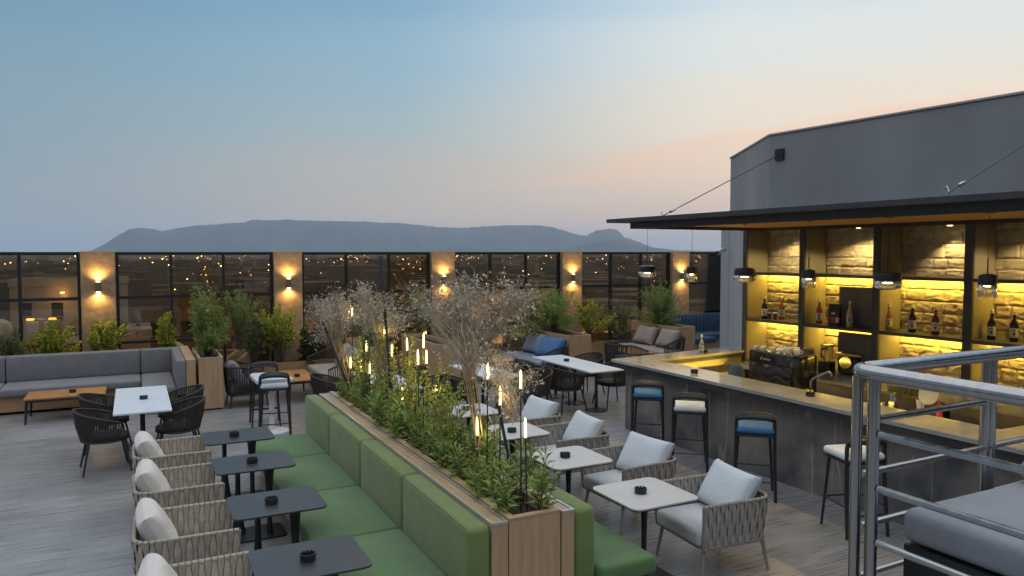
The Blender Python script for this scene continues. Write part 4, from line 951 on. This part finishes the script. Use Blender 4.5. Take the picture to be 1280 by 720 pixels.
# stools
def stool(cm, grp):
    t = thing('bar_stool', 'x', 'stool', (0, 0, 0), 0, grp)          # faces +x, backrest at -x
    for sy in (-1, 1):
        MB().tube([(.15, sy*.17, .74), (.2, sy*.215, 0)], [.017, .013], 8).build('leg', M['black'], t)
    pts = [(-.235, -.225, 0), (-.19, -.21, .45), (-.175, -.205, .86)]
    for i in range(9):
        a = R(180-180*i/8); c = abs(math.cos(a))**.55*math.copysign(1, math.cos(a)); pts.append((-.18, .205*c, .9+.08*math.sin(a)**.7))
    pts += [(-.175, .205, .86), (-.19, .21, .45), (-.235, .225, 0)]
    MB().tube(pts, [.017]+[.021]*(len(pts)-2)+[.017], 8).build('back_loop', M['black'], t)
    b_ = MB()
    b_.tube([(-.18, -.19, .925), (-.2, -.1, .945), (-.203, 0, .95), (-.2, .1, .945), (-.18, .19, .925)], .034, 8, flat=1.0); b_.build('back_pad', M['black'], t)
    b_ = MB(); zf = .3
    b_.tube([(.18, -.2, zf), (.18, .2, zf)], .009, 6).tube([(-.2, -.21, zf), (.18, -.2, zf)], .009, 6).tube([(-.2, .21, zf), (.18, .2, zf)], .009, 6).tube([(-.2, -.21, zf-.09), (-.2, .21, zf-.09)], .009, 6)
    b_.build('foot_rest', M['black'], t)
    MB().rbox(-.2, -.205, .715, .19, .205, .745, .012).build('seat_frame', M['black'], t)
    MB().rbox(-.205, -.215, .746, .215, .215, .825, .038, 4).build('seat', cm, t)
    return t
sb_ = stool(M['stool_blue'], 'bar stools at the counter'); sw_ = stool(M['stool_white'], 'bar stools at the counter')
sb_.location = (6.52, 8.5, 0); sb_.rotation_euler.z = R(50); sb_['label'] = 'blue seated bar stool farthest along the counter'
sw_.location = (6.45, 7.53, 0); sw_.rotation_euler.z = R(50); sw_['label'] = 'white seated bar stool between the two blue seated ones'
dup(sb_, (6.34, 6.28, 0), R(47), 'blue seated bar stool nearer the camera, left of the steel railing')
dup(sw_, (6.42, 5.02, 0), R(74), 'white seated bar stool partly behind the railing post')
qa = at(343, 467, z=.975); qb = at(331, 454, z=.975)
dup(sw_, (qa.x+.03, qa.y+.18, 0), R(80), 'white seated stool in front of the high white table', 'stools at the high table'); dup(sw_, (qb.x-.03, qb.y-.18, 0), R(-95), 'black framed stool behind the high white table', 'stools at the high table')
hp = at(339, 470.5, z=.87)
t = thing('high_table', 'small white pedestal table between two black framed stools', 'table', (hp.x, hp.y, 0), 0)
MB().rbox(-.27, -.36, .82, .27, .36, .875, .008, 1).build('table_top', M['table_white'], t); MB().lathe([(.26, 0), (.26, .02), (.06, .035), (.04, .05), (.04, .819)], 28).build('pedestal', M['white'], t)
ashtray((hp.x-.02, hp.y+.1, .876), 'black ashtray on the high white table')

# ------------------------------------------------------------------ lounge seats along the fence
so_ = thing('corner_sofa', 'long grey corner sofa on an oak base along the left fence', 'sofa', (0, 0, 0))
for x0, x1 in ((-5.9, -4.1), (-4.1, -2.08), (-2.08, .1)):
    MB().rbox(x0+.004, 16.02, .44, x1-.004, 16.24, .91, .035, 3).build('back_cushion', M['grey_fabric'], so_)
    MB().rbox(x0+.004, 15.12, .31, x1-.004, 16.02, .455, .04, 3).build('seat_cushion', M['grey_fabric'], so_)
MB().rbox(.104, 16.02, .44, .66, 16.24, .91, .035, 3).build('back_cushion', M['grey_fabric'], so_)
MB().rbox(.104, 14.15, .31, .64, 16.02, .455, .04, 3).build('seat_cushion', M['grey_fabric'], so_)
MB().rbox(.645, 14.12, .3, .80, 16.24, .91, .03, 3).build('arm_cushion', M['grey_fabric'], so_)
MB().box(.803, 14.12, 0, .955, 16.3, .91).build('side_panel', M['wood_z'], so_, 0)
MB().box(-5.9, 15.2, .05, .64, 16.2, .305).box(.1, 14.2, .05, .64, 15.198, .305).build('base', M['wood_x'], so_, 0)
MB().box(-5.9, 16.245, 0, .80, 16.3, .9).build('back_panel', M['wood_x'], so_, 0)
def planter_box(x0, x1, y0, y1, lab, z=.94, wm_='wood_z'):
    t = thing('planter', lab, 'planter', (x0, y0, 0), 0, 'oak planter boxes between the lounge groups')
    W, D = x1-x0, y1-y0; b_ = MB(); e_ = .035
    b_.box(0, 0, .03, W, e_, z).box(0, D-e_, .03, W, D, z).box(0, e_+.0005, .03, e_, D-e_-.0005, z).box(W-e_, e_+.0005, .03, W, D-e_-.0005, z)
    b_.build('box', M[wm_], t, 0); MB().box(e_+.002, e_+.002, .3, W-e_-.002, D-e_-.002, z-.08).build('soil', M['soil'], t, 0)
    MB().box(.02, .02, 0, W-.02, D-.02, .028).build('plinth', M['groove'], t, 0)
planter_box(1.0, 1.4, 14.06, 15.65, 'tall narrow oak planter box right of the grey corner sofa')
planter_box(4.1, 4.55, 14.1, 16.0, 'oak planter box behind the taupe sofa, mostly behind plants')
planter_box(5.4, 5.9, 13.85, 16.1, 'oak planter box end glimpsed behind the dry bushes')
planter_box(8.6, 9.17, 14.05, 16.05, 'oak planter box behind the sofa with blue pillows')
planter_box(12.0, 12.52, 14.45, 16.4, 'oak planter box behind the grey two-pillow sofa at the right')
# low trough of plants along the fence
t = thing('fence_trough', 'low dark planting trough running along the foot of the glass fence', 'planter', (0, 16.45, 0))
MB().box(-6, 0, 0, 12.6, .05, .42).build('front_board', M['wood_x'], t, 0); MB().box(-6, .055, .1, 12.6, .62, .37).build('soil', M['soil'], t, 0)

def rope_sofa(x, y, L_, rz, cm, lab, name='rope_sofa'):
    """lounge sofa, faces +x, its length along y"""
    t = thing(name, lab, 'sofa', (x, y, 0), rz)
    h = L_/2; b_ = MB(); tr_ = []; br_ = []; pth = []
    k = int(L_/.045)
    for i in range(13): pth.append((.38-.5*i/12, -h))
    for i in range(1, 8): a = R(270-90*i/8); pth.append((-.12+.25*math.cos(a), -h+.25+.25*math.sin(a)))
    for i in range(k): pth.append((-.37, -h+.25+(L_-.5)*i/k))
    for i in range(1, 8): a = R(180-90*i/8); pth.append((-.12+.25*math.cos(a), h-.25+.25*math.sin(a)))
    for i in range(13): pth.append((-.12+.5*i/12, h))
    for (px, py) in pth:
        f = max(0, (px+.12)/.5); zt = .74-.16*f**1.3
        tp_, bt_ = Vector((px, py, zt)), Vector((px*.9, py*.965, .24)); tr_.append(tp_); br_.append(bt_)
        b_.tube([bt_, tp_], .011, 5, cap=False)
    b_.build('backrest', M['rope'], t); MB().tube(tr_, .016, 7).build('top_rail', M['rope'], t); MB().tube(br_, .014, 6).box(-.32, -h+.04, .22, .36, h-.04, .25).build('seat_frame', M['black'], t)
    MB().rbox(-.3, -h+.05, .255, .4, h-.05, .44, .05, 4).build('seat_cushion', cm, t)
    for sx in (-.28, .3):
        for sy in (-h+.1, h-.1): MB().tube([(sx, sy, .24), (sx*1.12, sy*1.02, 0)], [.016, .012], 7).build('leg', M['black'], t)
    return t
rope_sofa(1.82, 14.35, .85, 0, M['ropeseat'], 'dark rope armchair behind the tall oak planter box', 'rope_armchair')
pillow((1.62, 14.3, .62), .4, .5, .17, 0, R(64), 0, M['grey_fabric'], 'grey pillow on the dark rope armchair behind the tall planter')
rope_sofa(3.62, 14.9, 1.9, R(180), M['beige_fabric'], 'taupe cushioned rope sofa facing left, behind the leaning stake')
pillow((3.88, 14.5, .66), .5, .62, .18, 0, R(-60), R(6), M['beige_fabric'], 'taupe pillow on the sofa, nearer of the two by the stake', 'taupe pillows'); pillow((3.88, 15.2, .66), .5, .62, .18, 0, R(-60), R(-4), M['beige_fabric'], 'taupe pillow on the sofa, farther of the two by the stake', 'taupe pillows')
rope_sofa(8.12, 14.75, 1.95, R(180), M['bluegrey_fabric'], 'rope sofa with slate blue seat and blue pillows')
pillow((8.36, 15.2, .66), .5, .66, .2, 0, R(-60), R(8), M['bluegrey_fabric'], 'slate blue pillow on the rope sofa, left of the bright blue one'); pillow((8.3, 14.35, .66), .52, .7, .2, 0, R(-52), R(14), M['blue_fabric'], 'bright blue pillow on the rope sofa')
rope_sofa(11.5, 14.9, 2.0, R(180), M['beige_fabric'], 'rope sofa with taupe seat and two grey pillows at the right')
pillow((11.72, 15.4, .66), .5, .74, .2, 0, R(-60), R(4), M['beige_fabric'], 'grey taupe pillow, farther one on the right rope sofa', 'pillows on the right sofa'); pillow((11.72, 14.5, .66), .5, .74, .2, 0, R(-60), R(-3), M['beige_fabric'], 'grey taupe pillow, nearer one on the right rope sofa', 'pillows on the right sofa')
rope_sofa(9.85, 13.75, .8, R(0), M['ropeseat'], 'dark rope armchair beside the table near the right sofa', 'rope_armchair')
rope_sofa(6.5, 14.9, .85, R(0), M['ropeseat'], 'dark rope armchair before the oak planter end, behind the dry bushes', 'rope_armchair')
def coffee_table(x0, x1, y0, y1, z, lab):
    t = thing('coffee_table', lab, 'coffee table', ((x0+x1)/2, (y0+y1)/2, 0), 0, 'low teak coffee tables')
    w_, d_ = (x1-x0)/2, (y1-y0)/2
    MB().rbox(-w_, -d_, z-.03, w_, d_, z, .005, 1).build('table_top', M['teak'], t)
    MB().box(-w_+.02, -d_+.02, z-.07, w_-.02, d_-.02, z-.032).build('apron', M['black'], t, 0)
    for sx in (-1, 1):
        for sy in (-1, 1): MB().tube([(sx*(w_-.04), sy*(d_-.04), z-.07), (sx*(w_-.02), sy*(d_-.02), 0)], [.024, .016], 4).build('leg', M['black'], t, 0)
coffee_table(-1.62, -.45, 14.2, 14.95, .42, 'low teak coffee table before the grey corner sofa'); ashtray((-.95, 14.55, .421), 'black ashtray on the teak table before the grey corner sofa')
coffee_table(2.5, 3.06, 13.95, 15.25, .43, 'low teak coffee table right of the high white table'); ashtray((2.75, 14.4, .431), 'black ashtray on the teak table right of the high table')
coffee_table(7.0, 7.6, 14.1, 15.3, .43, 'low teak coffee table before the sofa with blue pillows'); coffee_table(10.35, 10.95, 14.0, 15.2, .43, 'low teak coffee table before the right rope sofa')
# blue banquette in the far corner
t = thing('banquette', 'blue channel tufted banquette in the far right corner', 'sofa', (13.35, 16.95, 0))
b_ = MB(); k = 0
for i in range(22):
    x = .11+.13*i
    b_.tube([(x, 0 if i else -.06, .44), (x, 0, .9), (x, .02, .955), (x, .06, .97)], [.07, .07, .06, .03], 10)
for i in range(6): a = R(170+18*i); b_.tube([(.16+.2*math.cos(a)-.02, -.15+.2*math.sin(-a)*.2-.1*i, .44), (.16+.2*math.cos(a)-.02, -.15-.1*i, .88), (.16+.2*math.cos(a), -.15-.1*i, .93)], [.07, .07, .04], 10)
b_.build('backrest', M['navy_fabric'], t)
MB().rbox(.95, -.7, .3, 2.95, -.05, .46, .04, 3).build('seat_cushion', M['navy_fabric'], t); MB().rbox(.12, -1.35, .3, .945, -.05, .46, .04, 3).build('seat_cushion', M['navy_fabric'], t)
MB().box(.14, -1.25, 0, .9, -.06, .298).box(.902, -.62, 0, 2.95, -.06, .298).build('base', M['wood_z'], t, 0)
row_table(14.75, 15.45, 15.2, 15.9, 1, 'white table before the blue banquette', 'white tables in the corner')

# ------------------------------------------------------------------ daybed and railing near the camera
t = thing('daybed', 'grey cushioned daybed on a black base behind the steel railing', 'daybed', (2.68, -.4, 1.3))
MB().rbox(0, .0, .36, 1.5, 2.28, .495, .04, 4).build('mattress', M['daybed'], t); MB().rbox(.74, 1.35, .497, 1.5, 2.26, .60, .045, 4).build('back_bolster', M['daybed'], t)
MB().box(.0, .03, .22, 1.45, 2.26, .355).build('base_frame', M['black'], t, 0)
for sx in (.03, 1.36):
    for sy in (.06, 2.15): MB().box(sx, sy, 0, sx+.1, sy+.1, .218).build('leg', M['black'], t, 0)
rl = thing('steel_railing', 'polished steel railing with twin posts close to the camera', 'railing', (2.52, 1.98, 0))
ZT = 2.335
MB().tube([(2.6, .05, ZT), (.09, .0, ZT), (.055, -.003, ZT), (.026, -.012, ZT), (.009, -.03, ZT), (.001, -.058, ZT), (0, -.1, ZT), (.0, -2.6, ZT)], .0305, 16).build('handrail', M['steel'], rl)
def post(x, y, lab=None):
    po = MB().tube([(x, y, 1.3), (x, y, ZT-.02)], .021, 12).build('post', M['steel'], rl); MB().lathe([(.045, 1.3), (.045, 1.31), (.025, 1.32)], 14, (x, y, 0)).build('post_flange', M['steel'], po)
post(.0, -.02); post(.045, -.055); post(.0, -.095)
post(.905, .02); post(.95, .02); post(1.98, .04); post(.0, -1.1); post(.0, -2.1)
for k, z in enumerate((2.125, 1.915, 1.705, 1.5)):
    MB().tube([(.06, .0, z), (2.5, .05, z)], .014, 10).build('rod', M['steel'], rl)
    MB().tube([(.0, -.12, z-.02), (.0, -2.4, z-.02)], .014, 10).build('rod', M['steel'], rl)

# ------------------------------------------------------------------ plants
rp = random.Random(21)
def leaf(b, p, d, Ln, Wd, rnd_, mi=0, curl=.25):
    d = d.normalized(); u = d.cross(Vector((rnd_.uniform(-1, 1), rnd_.uniform(-1, 1), rnd_.uniform(-.2, 1))))
    if u.length < 1e-4: u = d.orthogonal()
    u.normalize(); n = u.cross(d)
    o = len(b.v); mid = p+d*Ln*.5+n*Ln*curl*.3; tip = p+d*Ln-Vector((0, 0, Ln*curl*.5))
    b.v += [tuple(p), tuple(mid+u*Wd/2), tuple(tip), tuple(mid-u*Wd/2)]
    b.f.append((o, o+1, o+2, o+3)); b.m.append(mi)
def rdir(r_, up=0.):
    while True:
        v = Vector((r_.uniform(-1, 1), r_.uniform(-1, 1), r_.uniform(-1, 1)))
        if .05 < v.length < 1: v.normalize(); v.z += up; return v.normalized()
def shrub(name, lab, cat, loc, zc, rad, h2, nt_, nl, Ln, Wd, ml, ms, seed, group=None, base_r=.05, up=.5, first=.35, trunk_r=.008, clump=0):
    """stems fan from the base to tips spread through an uneven crown centred zc above the base"""
    r_ = random.Random(seed); t = thing(name, lab, cat, loc, 0, group); st = MB(); fo_ = MB()
    centres = [Vector((r_.gauss(0, .45)*rad, r_.gauss(0, .45)*rad, zc+r_.uniform(-.75, .9)*h2)) for _ in range(max(1, clump))] if clump else None
    for k in range(nt_):
        if clump:
            c = centres[k % clump]; v = rdir(r_); tip = c+Vector((v.x*rad*.42, v.y*rad*.42, v.z*h2*.42))*r_.random()**.4
        else:
            v = rdir(r_); f = r_.random()**.4*r_.uniform(.8, 1.12); tip = Vector((v.x*rad*f, v.y*rad*f, zc+v.z*h2*f))
        base = Vector((r_.uniform(-base_r, base_r), r_.uniform(-base_r, base_r), 0))
        midp = base.lerp(tip, .5)+Vector((r_.uniform(-.12, .12)*rad, r_.uniform(-.12, .12)*rad, .12*h2)); midp.x *= .75; midp.y *= .75
        pts = []
        for i in range(6): s = i/5; pts.append(base*(1-s)**2+midp*2*s*(1-s)+tip*s*s)
        st.tube(pts, [trunk_r*(1-.8*i/5) for i in range(6)], 4, cap=False)
        for j in range(nl):
            s = first+(1-first)*r_.random()**.8; i = min(4, int(s*5)); q = pts[i].lerp(pts[i+1], s*5-i); ax = (pts[i+1]-pts[i]).normalized()
            d = (rdir(r_)+ax*.7+Vector((0, 0, up*.6))); leaf(fo_, q+rdir(r_)*Ln*.25, d, Ln*r_.uniform(.6, 1.25), Wd*r_.uniform(.7, 1.2), r_)
    st.build('stems', ms, t); fo_.build('foliage', ml, t, 0); return t
def dry_bush(lab, base, top, rad, h2, seed, ntw=170, lean=(0, 0), trunk=True, dens=1.0):
    r_ = random.Random(seed); t = thing('dry_bush', lab, 'dried plant', base, 0, 'dried bushes in the long planter'); c = Vector((lean[0], lean[1], top))
    if trunk:
        tk = MB()
        for k in range(15):
            a = r_.random()*6.28; q = Vector((math.cos(a)*.045*r_.random(), math.sin(a)*.06*r_.random(), 0)); e_ = c*.72+Vector((r_.uniform(-.06, .06), r_.uniform(-.06, .06), r_.uniform(-.1, .1)))
            tk.tube([q, q.lerp(e_, .5)+Vector((r_.uniform(-.02, .02),)*2+(0,)), e_], [.006, .005, .003], 4, cap=False)
        tk.build('straw_stems', M['straw'], t)
    tw = MB(); fl = MB()
    cl = [c+Vector((v.x*rad*.95, v.y*rad*.95, v.z*h2))*1.0-c*0 for v in [rdir(r_)*r_.uniform(.55, 1.1) for _ in range(max(7, ntw//18))]]
    for k in range(ntw):
        q0 = cl[k % len(cl)]; tip = q0+Vector((r_.gauss(0, .17)*rad, r_.gauss(0, .17)*rad, r_.gauss(0, .2)*h2))
        s0 = c*.72+Vector((r_.uniform(-.05, .05), r_.uniform(-.05, .05), r_.uniform(-.12, .12)))
        m_ = s0.lerp(q0, .55)+Vector((0, 0, .05))+rdir(r_)*.05
        P_ = [s0, s0.lerp(m_, .6)+rdir(r_)*.015, m_.lerp(q0, .3), q0.lerp(tip, .4)+rdir(r_)*.03, tip]
        tw.tube(P_, [.0032, .0026, .0018, .0013, .0008], 3, cap=False)
        for j in range(5):
            sx = r_.uniform(.2, 1); q = m_.lerp(q0, .3).lerp(tip, sx); e_ = q+rdir(r_)*r_.uniform(.05, .16); tw.tube([q, q.lerp(e_, .5)+rdir(r_)*.02, e_], .0012, 3, cap=False)
            for g in range(r_.choice((0, 1, 2, 3)) if dens < 1 else r_.choice((1, 2, 3, 4))):
                z_ = e_+rdir(r_)*r_.uniform(0, .022); leaf(fl, z_, rdir(r_), r_.uniform(.014, .028), r_.uniform(.012, .022), r_)
    for k in range(ntw//7):        # bent strands that trail out and down
        q0 = c+rdir(r_)*.1; v = rdir(r_); e_ = c+Vector((v.x*rad*1.15, v.y*rad*1.15, -abs(v.z)*h2*1.3)); tw.tube([q0, q0.lerp(e_, .45)+Vector((0, 0, .12)), q0.lerp(e_, .8)+Vector((0, 0, .07)), e_], [.0022, .0018, .0013, .0008], 3, cap=False)
    tw.build('twigs', M['dry_twig'], t); fl.build('blossoms', M['dry'], t, 0)
SZ = .86
# leafy herbs along the planter
def herb(seed, h):
    r_ = random.Random(seed); t = thing('leafy_plant', 'leafy green plant low in the long planter', 'plant', (0, 0, 0), 0, 'leafy plants in the long planter'); st = MB(); fo_ = MB()
    for k in range(5):
        a = r_.random()*6.28; q = r_.random()*.09; b0 = Vector((math.cos(a)*q*.5, math.sin(a)*q*.5, 0)); tip = Vector((math.cos(a)*q*1.5, math.sin(a)*q*1.5, h*r_.uniform(.65, 1.1)))
        st.tube([b0, b0.lerp(tip, .5)+rdir(r_)*.012, tip], [.005, .004, .002], 4, cap=False)
        for j in range(26):
            s = .2+.8*(j/25); p = b0.lerp(tip, s); an = j*2.4; d = Vector((math.cos(an), math.sin(an), .35+.9*s**2)); leaf(fo_, p, d, r_.uniform(.09, .15), .022, r_, curl=.35)
    st.build('stems', M['bark'], t); fo_.build('foliage', M['leaf_herb'], t, 0); return t
hb = [herb(s, h) for s, h in ((1, .36), (2, .44), (3, .31), (4, .40))]
spots = []
y = 4.72
while y < 9.8:
    for x in (2.40, 2.61): spots.append((x+rp.uniform(-.035, .035), y+rp.uniform(-.09, .09)))
    y += .34
for i, (x, y) in enumerate(spots):
    z = SZ
    if i < 4: hb[i].location = (x, y, z)
    else: dup(hb[i % 4], (x, y, z), rp.random()*6, scale=(lambda q: (q*.85, q*.85, q))(rp.uniform(.7, 1.3)))
# airy shrubs
for i, (y, x, zc, rd, h2, sd, lab) in enumerate(((6.15, 2.5, .5, .24, .34, 31, 'airy green shrub just left of the straw stems'), (6.55, 2.56, .62, .26, .36, 32, 'airy yellow-green shrub second from the straw stems'), (7.0, 2.47, .68, .28, .36, 33, 'tall airy shrub under the group of lit rods'),
        (7.5, 2.55, .6, .28, .36, 34, 'airy shrub behind the low lit rod'), (8.05, 2.5, .75, .3, .42, 35, 'airy shrub in front of the smaller dry bush'), (8.7, 2.5, .95, .33, .42, 36, 'tall bluish green shrub between the two far dry bushes'), (9.2, 2.55, .5, .25, .3, 37, 'airy shrub near the far end of the long planter'))):
    shrub('airy_shrub', lab, 'shrub', (x, y, SZ), zc+.13, rd*.95, h2+.1, 21, 34, .042, .022, M['leaf_olive'] if i == 5 else M['leaf_airy'], M['bark'], sd, 'airy shrubs in the long planter', .06, .3, .3, .004)
for i, (y, x, lab) in enumerate(((5.6, 2.6, 'lime leaved sprig beside the straw stems'),)):
    shrub('lime_sprig', lab, 'shrub', (x, y+.15, SZ), .45, .14, .2, 16, 30, .04, .026, M['leaf_lime'], M['bark'], 41)
b1 = Vector((2.5, 5.35, SZ)); dry_bush('largest dry pale bush, rising on straw stems in the middle of the photo', b1, 1.36, .64, .36, 51, 230, (-.02, .44), dens=1.2)
dry_bush('small wispy dry bush hanging just right of the straw stems', Vector((2.56, 4.95, SZ)), 1.02, .3, .22, 52, 60, (.02, .15), False, .2)
dry_bush('dry grey-brown bush at the far left of the planter on golden stems', Vector((2.45, 9.5, SZ)), 1.12, .46, .3, 53, 190, (-.12, .3), dens=1.2)
dry_bush('dry straw coloured bush left of the large one, by the thick black stake', Vector((2.5, 8.2, SZ)), 1.28, .34, .3, 54, 150, (0, .1), dens=1.5)
def stake(p0, p1, r, lab, m_='black', nm='plant_stake'):
    p0, p1 = Vector(p0), Vector(p1); o = MB().tube([(0, 0, 0), (p1-p0)], r, 8).build(nm, M[m_]); o.location = p0; tag(o, lab, 'stake', 'plant stakes in the long planter')
stake((2.5, 9.3, SZ), at(404, 404, y=9.7), .016, 'black stake leaning left over the far end of the planter')
stake((2.52, 7.8, SZ), at(476, 321, y=8.2), .017, 'tall thick black stake rising past the glass fence')
stake((2.58, 4.95, SZ), at(619, 487, y=5.15), .013, 'black stake leaning beside the straw stems')
for k, (px, y) in enumerate(((428, 9.35), (433, 9.3), (498, 7.55))):
    stake((2.5+.03*k, y, SZ), at(px-4, 430 if k < 2 else 486, y=y+.05), .011, ['golden cane left of its twin at the far end of the planter', 'golden cane right of its twin at the far end', 'short golden cane beside the low lit rod'][k], 'bamboo', 'cane')
# lit garden rods
rods = [(440,384,394),(458,426,441),(439,446,460),(451,449,464),(462,452,467),(489.5,429,445),(483,412,417),(511,422,438),(528,416,435),(523.5,437,456),(534,437,454),(504,484,499),(608,454,474),(624.5,482,506),(651.5,462,485),(597,521,544),(659,522,547),(545,482,488)]
rlab = ['topmost and faintest lit rod among the far shrubs', 'lit rod above the row of three at the far end', 'left of the three low lit rods at the far end', 'middle of the three low lit rods at the far end', 'right of the three low lit rods at the far end', 'lit rod beside the thick black stake', 'lit rod tip just above the thick black stake foliage', 'lit rod left of the tallest one in the central cluster', 'tallest lit rod of the central cluster', 'lit rod directly below the tallest of the cluster', 'rightmost lit rod of the central cluster', 'low lit rod beside the short golden cane', 'tilted lit rod over the white table behind', 'lit rod against the straw stems, right side', 'tall lit rod standing clear against the rope chair', 'low lit rod left of the straw stems', 'nearest lit rod, over the beige table', 'small lit rod deep in the airy shrubs']
proto = None
for (px, y1, y2), lab in zip(rods, rlab):
    xx = 2.52+rp.uniform(-.08, .08); yy = at(px, (y1+y2)/2, x=xx).y
    xx = min(xx, 2.62)
    q1, q2 = at(px, y1, x=xx), at(px, y2, x=xx); ln = q1.z-q2.z
    t = thing('light_rod', lab, 'light rod', (xx, min(yy, 9.85), SZ), 0, 'lit rods in the long planter')
    ln_ = Vector((rp.uniform(-.02, .02), rp.uniform(-.02, .02), 1))
    z2 = q2.z-SZ
    MB().tube([-ln_*.0, ln_*z2], .0055, 6).build('rod', M['black'], t)
    ld = bpy.data.lights.new('rod_glow', 'POINT'); ld.energy = .9; ld.color = (1, .74, .34); ld.shadow_soft_size = .03
    lo = bpy.data.objects.new('rod_glow', ld); COL.objects.link(lo); lo.parent = t; lo.location = ln_*(z2+ln*.5)+Vector((0, -.035, 0))
    MB().tube([ln_*z2, ln_*(z2+ln*.85), ln_*(z2+ln)], [.009, .0085, .003], 10).build('lit_tip', M['rodlight'], t)

# shrubs at the fence
G = 'shrubs along the glass fence'
def fs(px, py, y, wpx, hpx, kind, lab, sd, z0=.37, name='fence_shrub', dens=1.0):
    c = at(px, py, y=y); dpt = c.dot(FW)-H*FW.z; rd = wpx/2*dpt/FPX; h2 = hpx/2*dpt/FPX
    ml = M[{'lime': 'leaf_lime', 'feather': 'leaf_feather', 'olive': 'leaf_olive', 'dark': 'leaf_dark'}[kind]]
    Ln, Wd = {'lime': (.075, .05), 'feather': (.07, .018), 'olive': (.06, .026), 'dark': (.07, .035)}[kind]
    shrub(name, lab, 'shrub', (c.x, y, z0), c.z-z0, rd, h2, int(60*dens), 46, Ln, Wd, ml, M['bark'], sd, G, .05, .4, .5, .006, clump=int(9+6*dens))
fs(13, 428, 16.75, 34, 34, 'olive', 'green shrub cut by the left edge, above the grey sofa', 61); fs(60, 424, 16.75, 46, 40, 'lime', 'yellow-green shrub above the grey sofa, left of the first pillar', 62)
fs(131, 421, 16.75, 42, 36, 'lime', 'bright lime shrub in front of the leftmost pillar', 63, dens=1.1); fs(208, 415, 16.75, 24, 44, 'lime', 'slim green shrub right of the first pillar', 64, dens=.7)
fs(259, 400, 14.9, 52, 78, 'feather', 'tall feathery bush in the narrow oak planter by the grey sofa', 65, .86, 'planter_bush', 2.4); fs(299, 388, 15.6, 40, 46, 'feather', 'feathery branch reaching right from the narrow planter bush', 66, .86, 'planter_bush', .9)
fs(316, 415, 16.75, 34, 50, 'olive', 'dim olive shrub behind the high white table', 67); fs(350, 406, 16.6, 56, 46, 'lime', 'bright lime tree-like shrub below the second pillar', 68, dens=1.2)
fs(388, 432, 16.75, 40, 50, 'dark', 'dark shrub with fallen leaves behind the taupe sofa', 69, dens=.8); fs(524, 382, 16.75, 24, 40, 'feather', 'small upright green shrub left of the middle pillar', 70, dens=.7)
fs(462, 415, 15.0, 50, 50, 'olive', 'olive shrub in the planter behind the taupe sofa', 71, .86, 'planter_bush', 1.2)
fs(692, 392, 15.1, 86, 64, 'feather', 'wide green bush in the planter behind the blue pillows', 72, .86, 'planter_bush', 2.6); fs(739, 392, 16.5, 46, 34, 'lime', 'yellow lime shrub right of the planter with the wide bush', 73, dens=.8)
fs(775, 398, 16.75, 30, 46, 'olive', 'dim olive shrub behind the right rope sofa', 74, dens=.8); fs(826, 382, 15.4, 66, 56, 'feather', 'wide green bush in the planter behind the grey two-pillow sofa', 75, .86, 'planter_bush', 2.2)
fs(664, 372, 15.5, 26, 34, 'feather', 'upper sprig of leaves left of the wide planter bush', 76, .86, 'planter_bush', .5)
fs(600, 405, 16.75, 60, 40, 'dark', 'dark low shrub at the fence behind the large dry bush', 77)
fs(560, 420, 15.0, 46, 36, 'olive', 'olive shrub in the planter box end behind the dry bushes', 78, .86, 'planter_bush', .9)

# ------------------------------------------------------------------ haze
hz = bpy.data.materials.new('haze'); hz.use_nodes = True; t = hz.node_tree; t.nodes.clear()
ho = t.nodes.new('ShaderNodeOutputMaterial'); pv = t.nodes.new('ShaderNodeVolumePrincipled'); pv.inputs['Color'].default_value = (.66, .81, .97, 1); pv.inputs['Density'].default_value =  .000072; pv.inputs['Anisotropy'].default_value = .3
t.links.new(pv.outputs[0], ho.inputs['Volume'])
tag(MB().box(-14500, -3200, -27, 14500, 22500, 440).build('haze', hz, smooth=0), 'thin bluish evening haze lying over the city and the hills', 'haze', kind='stuff')
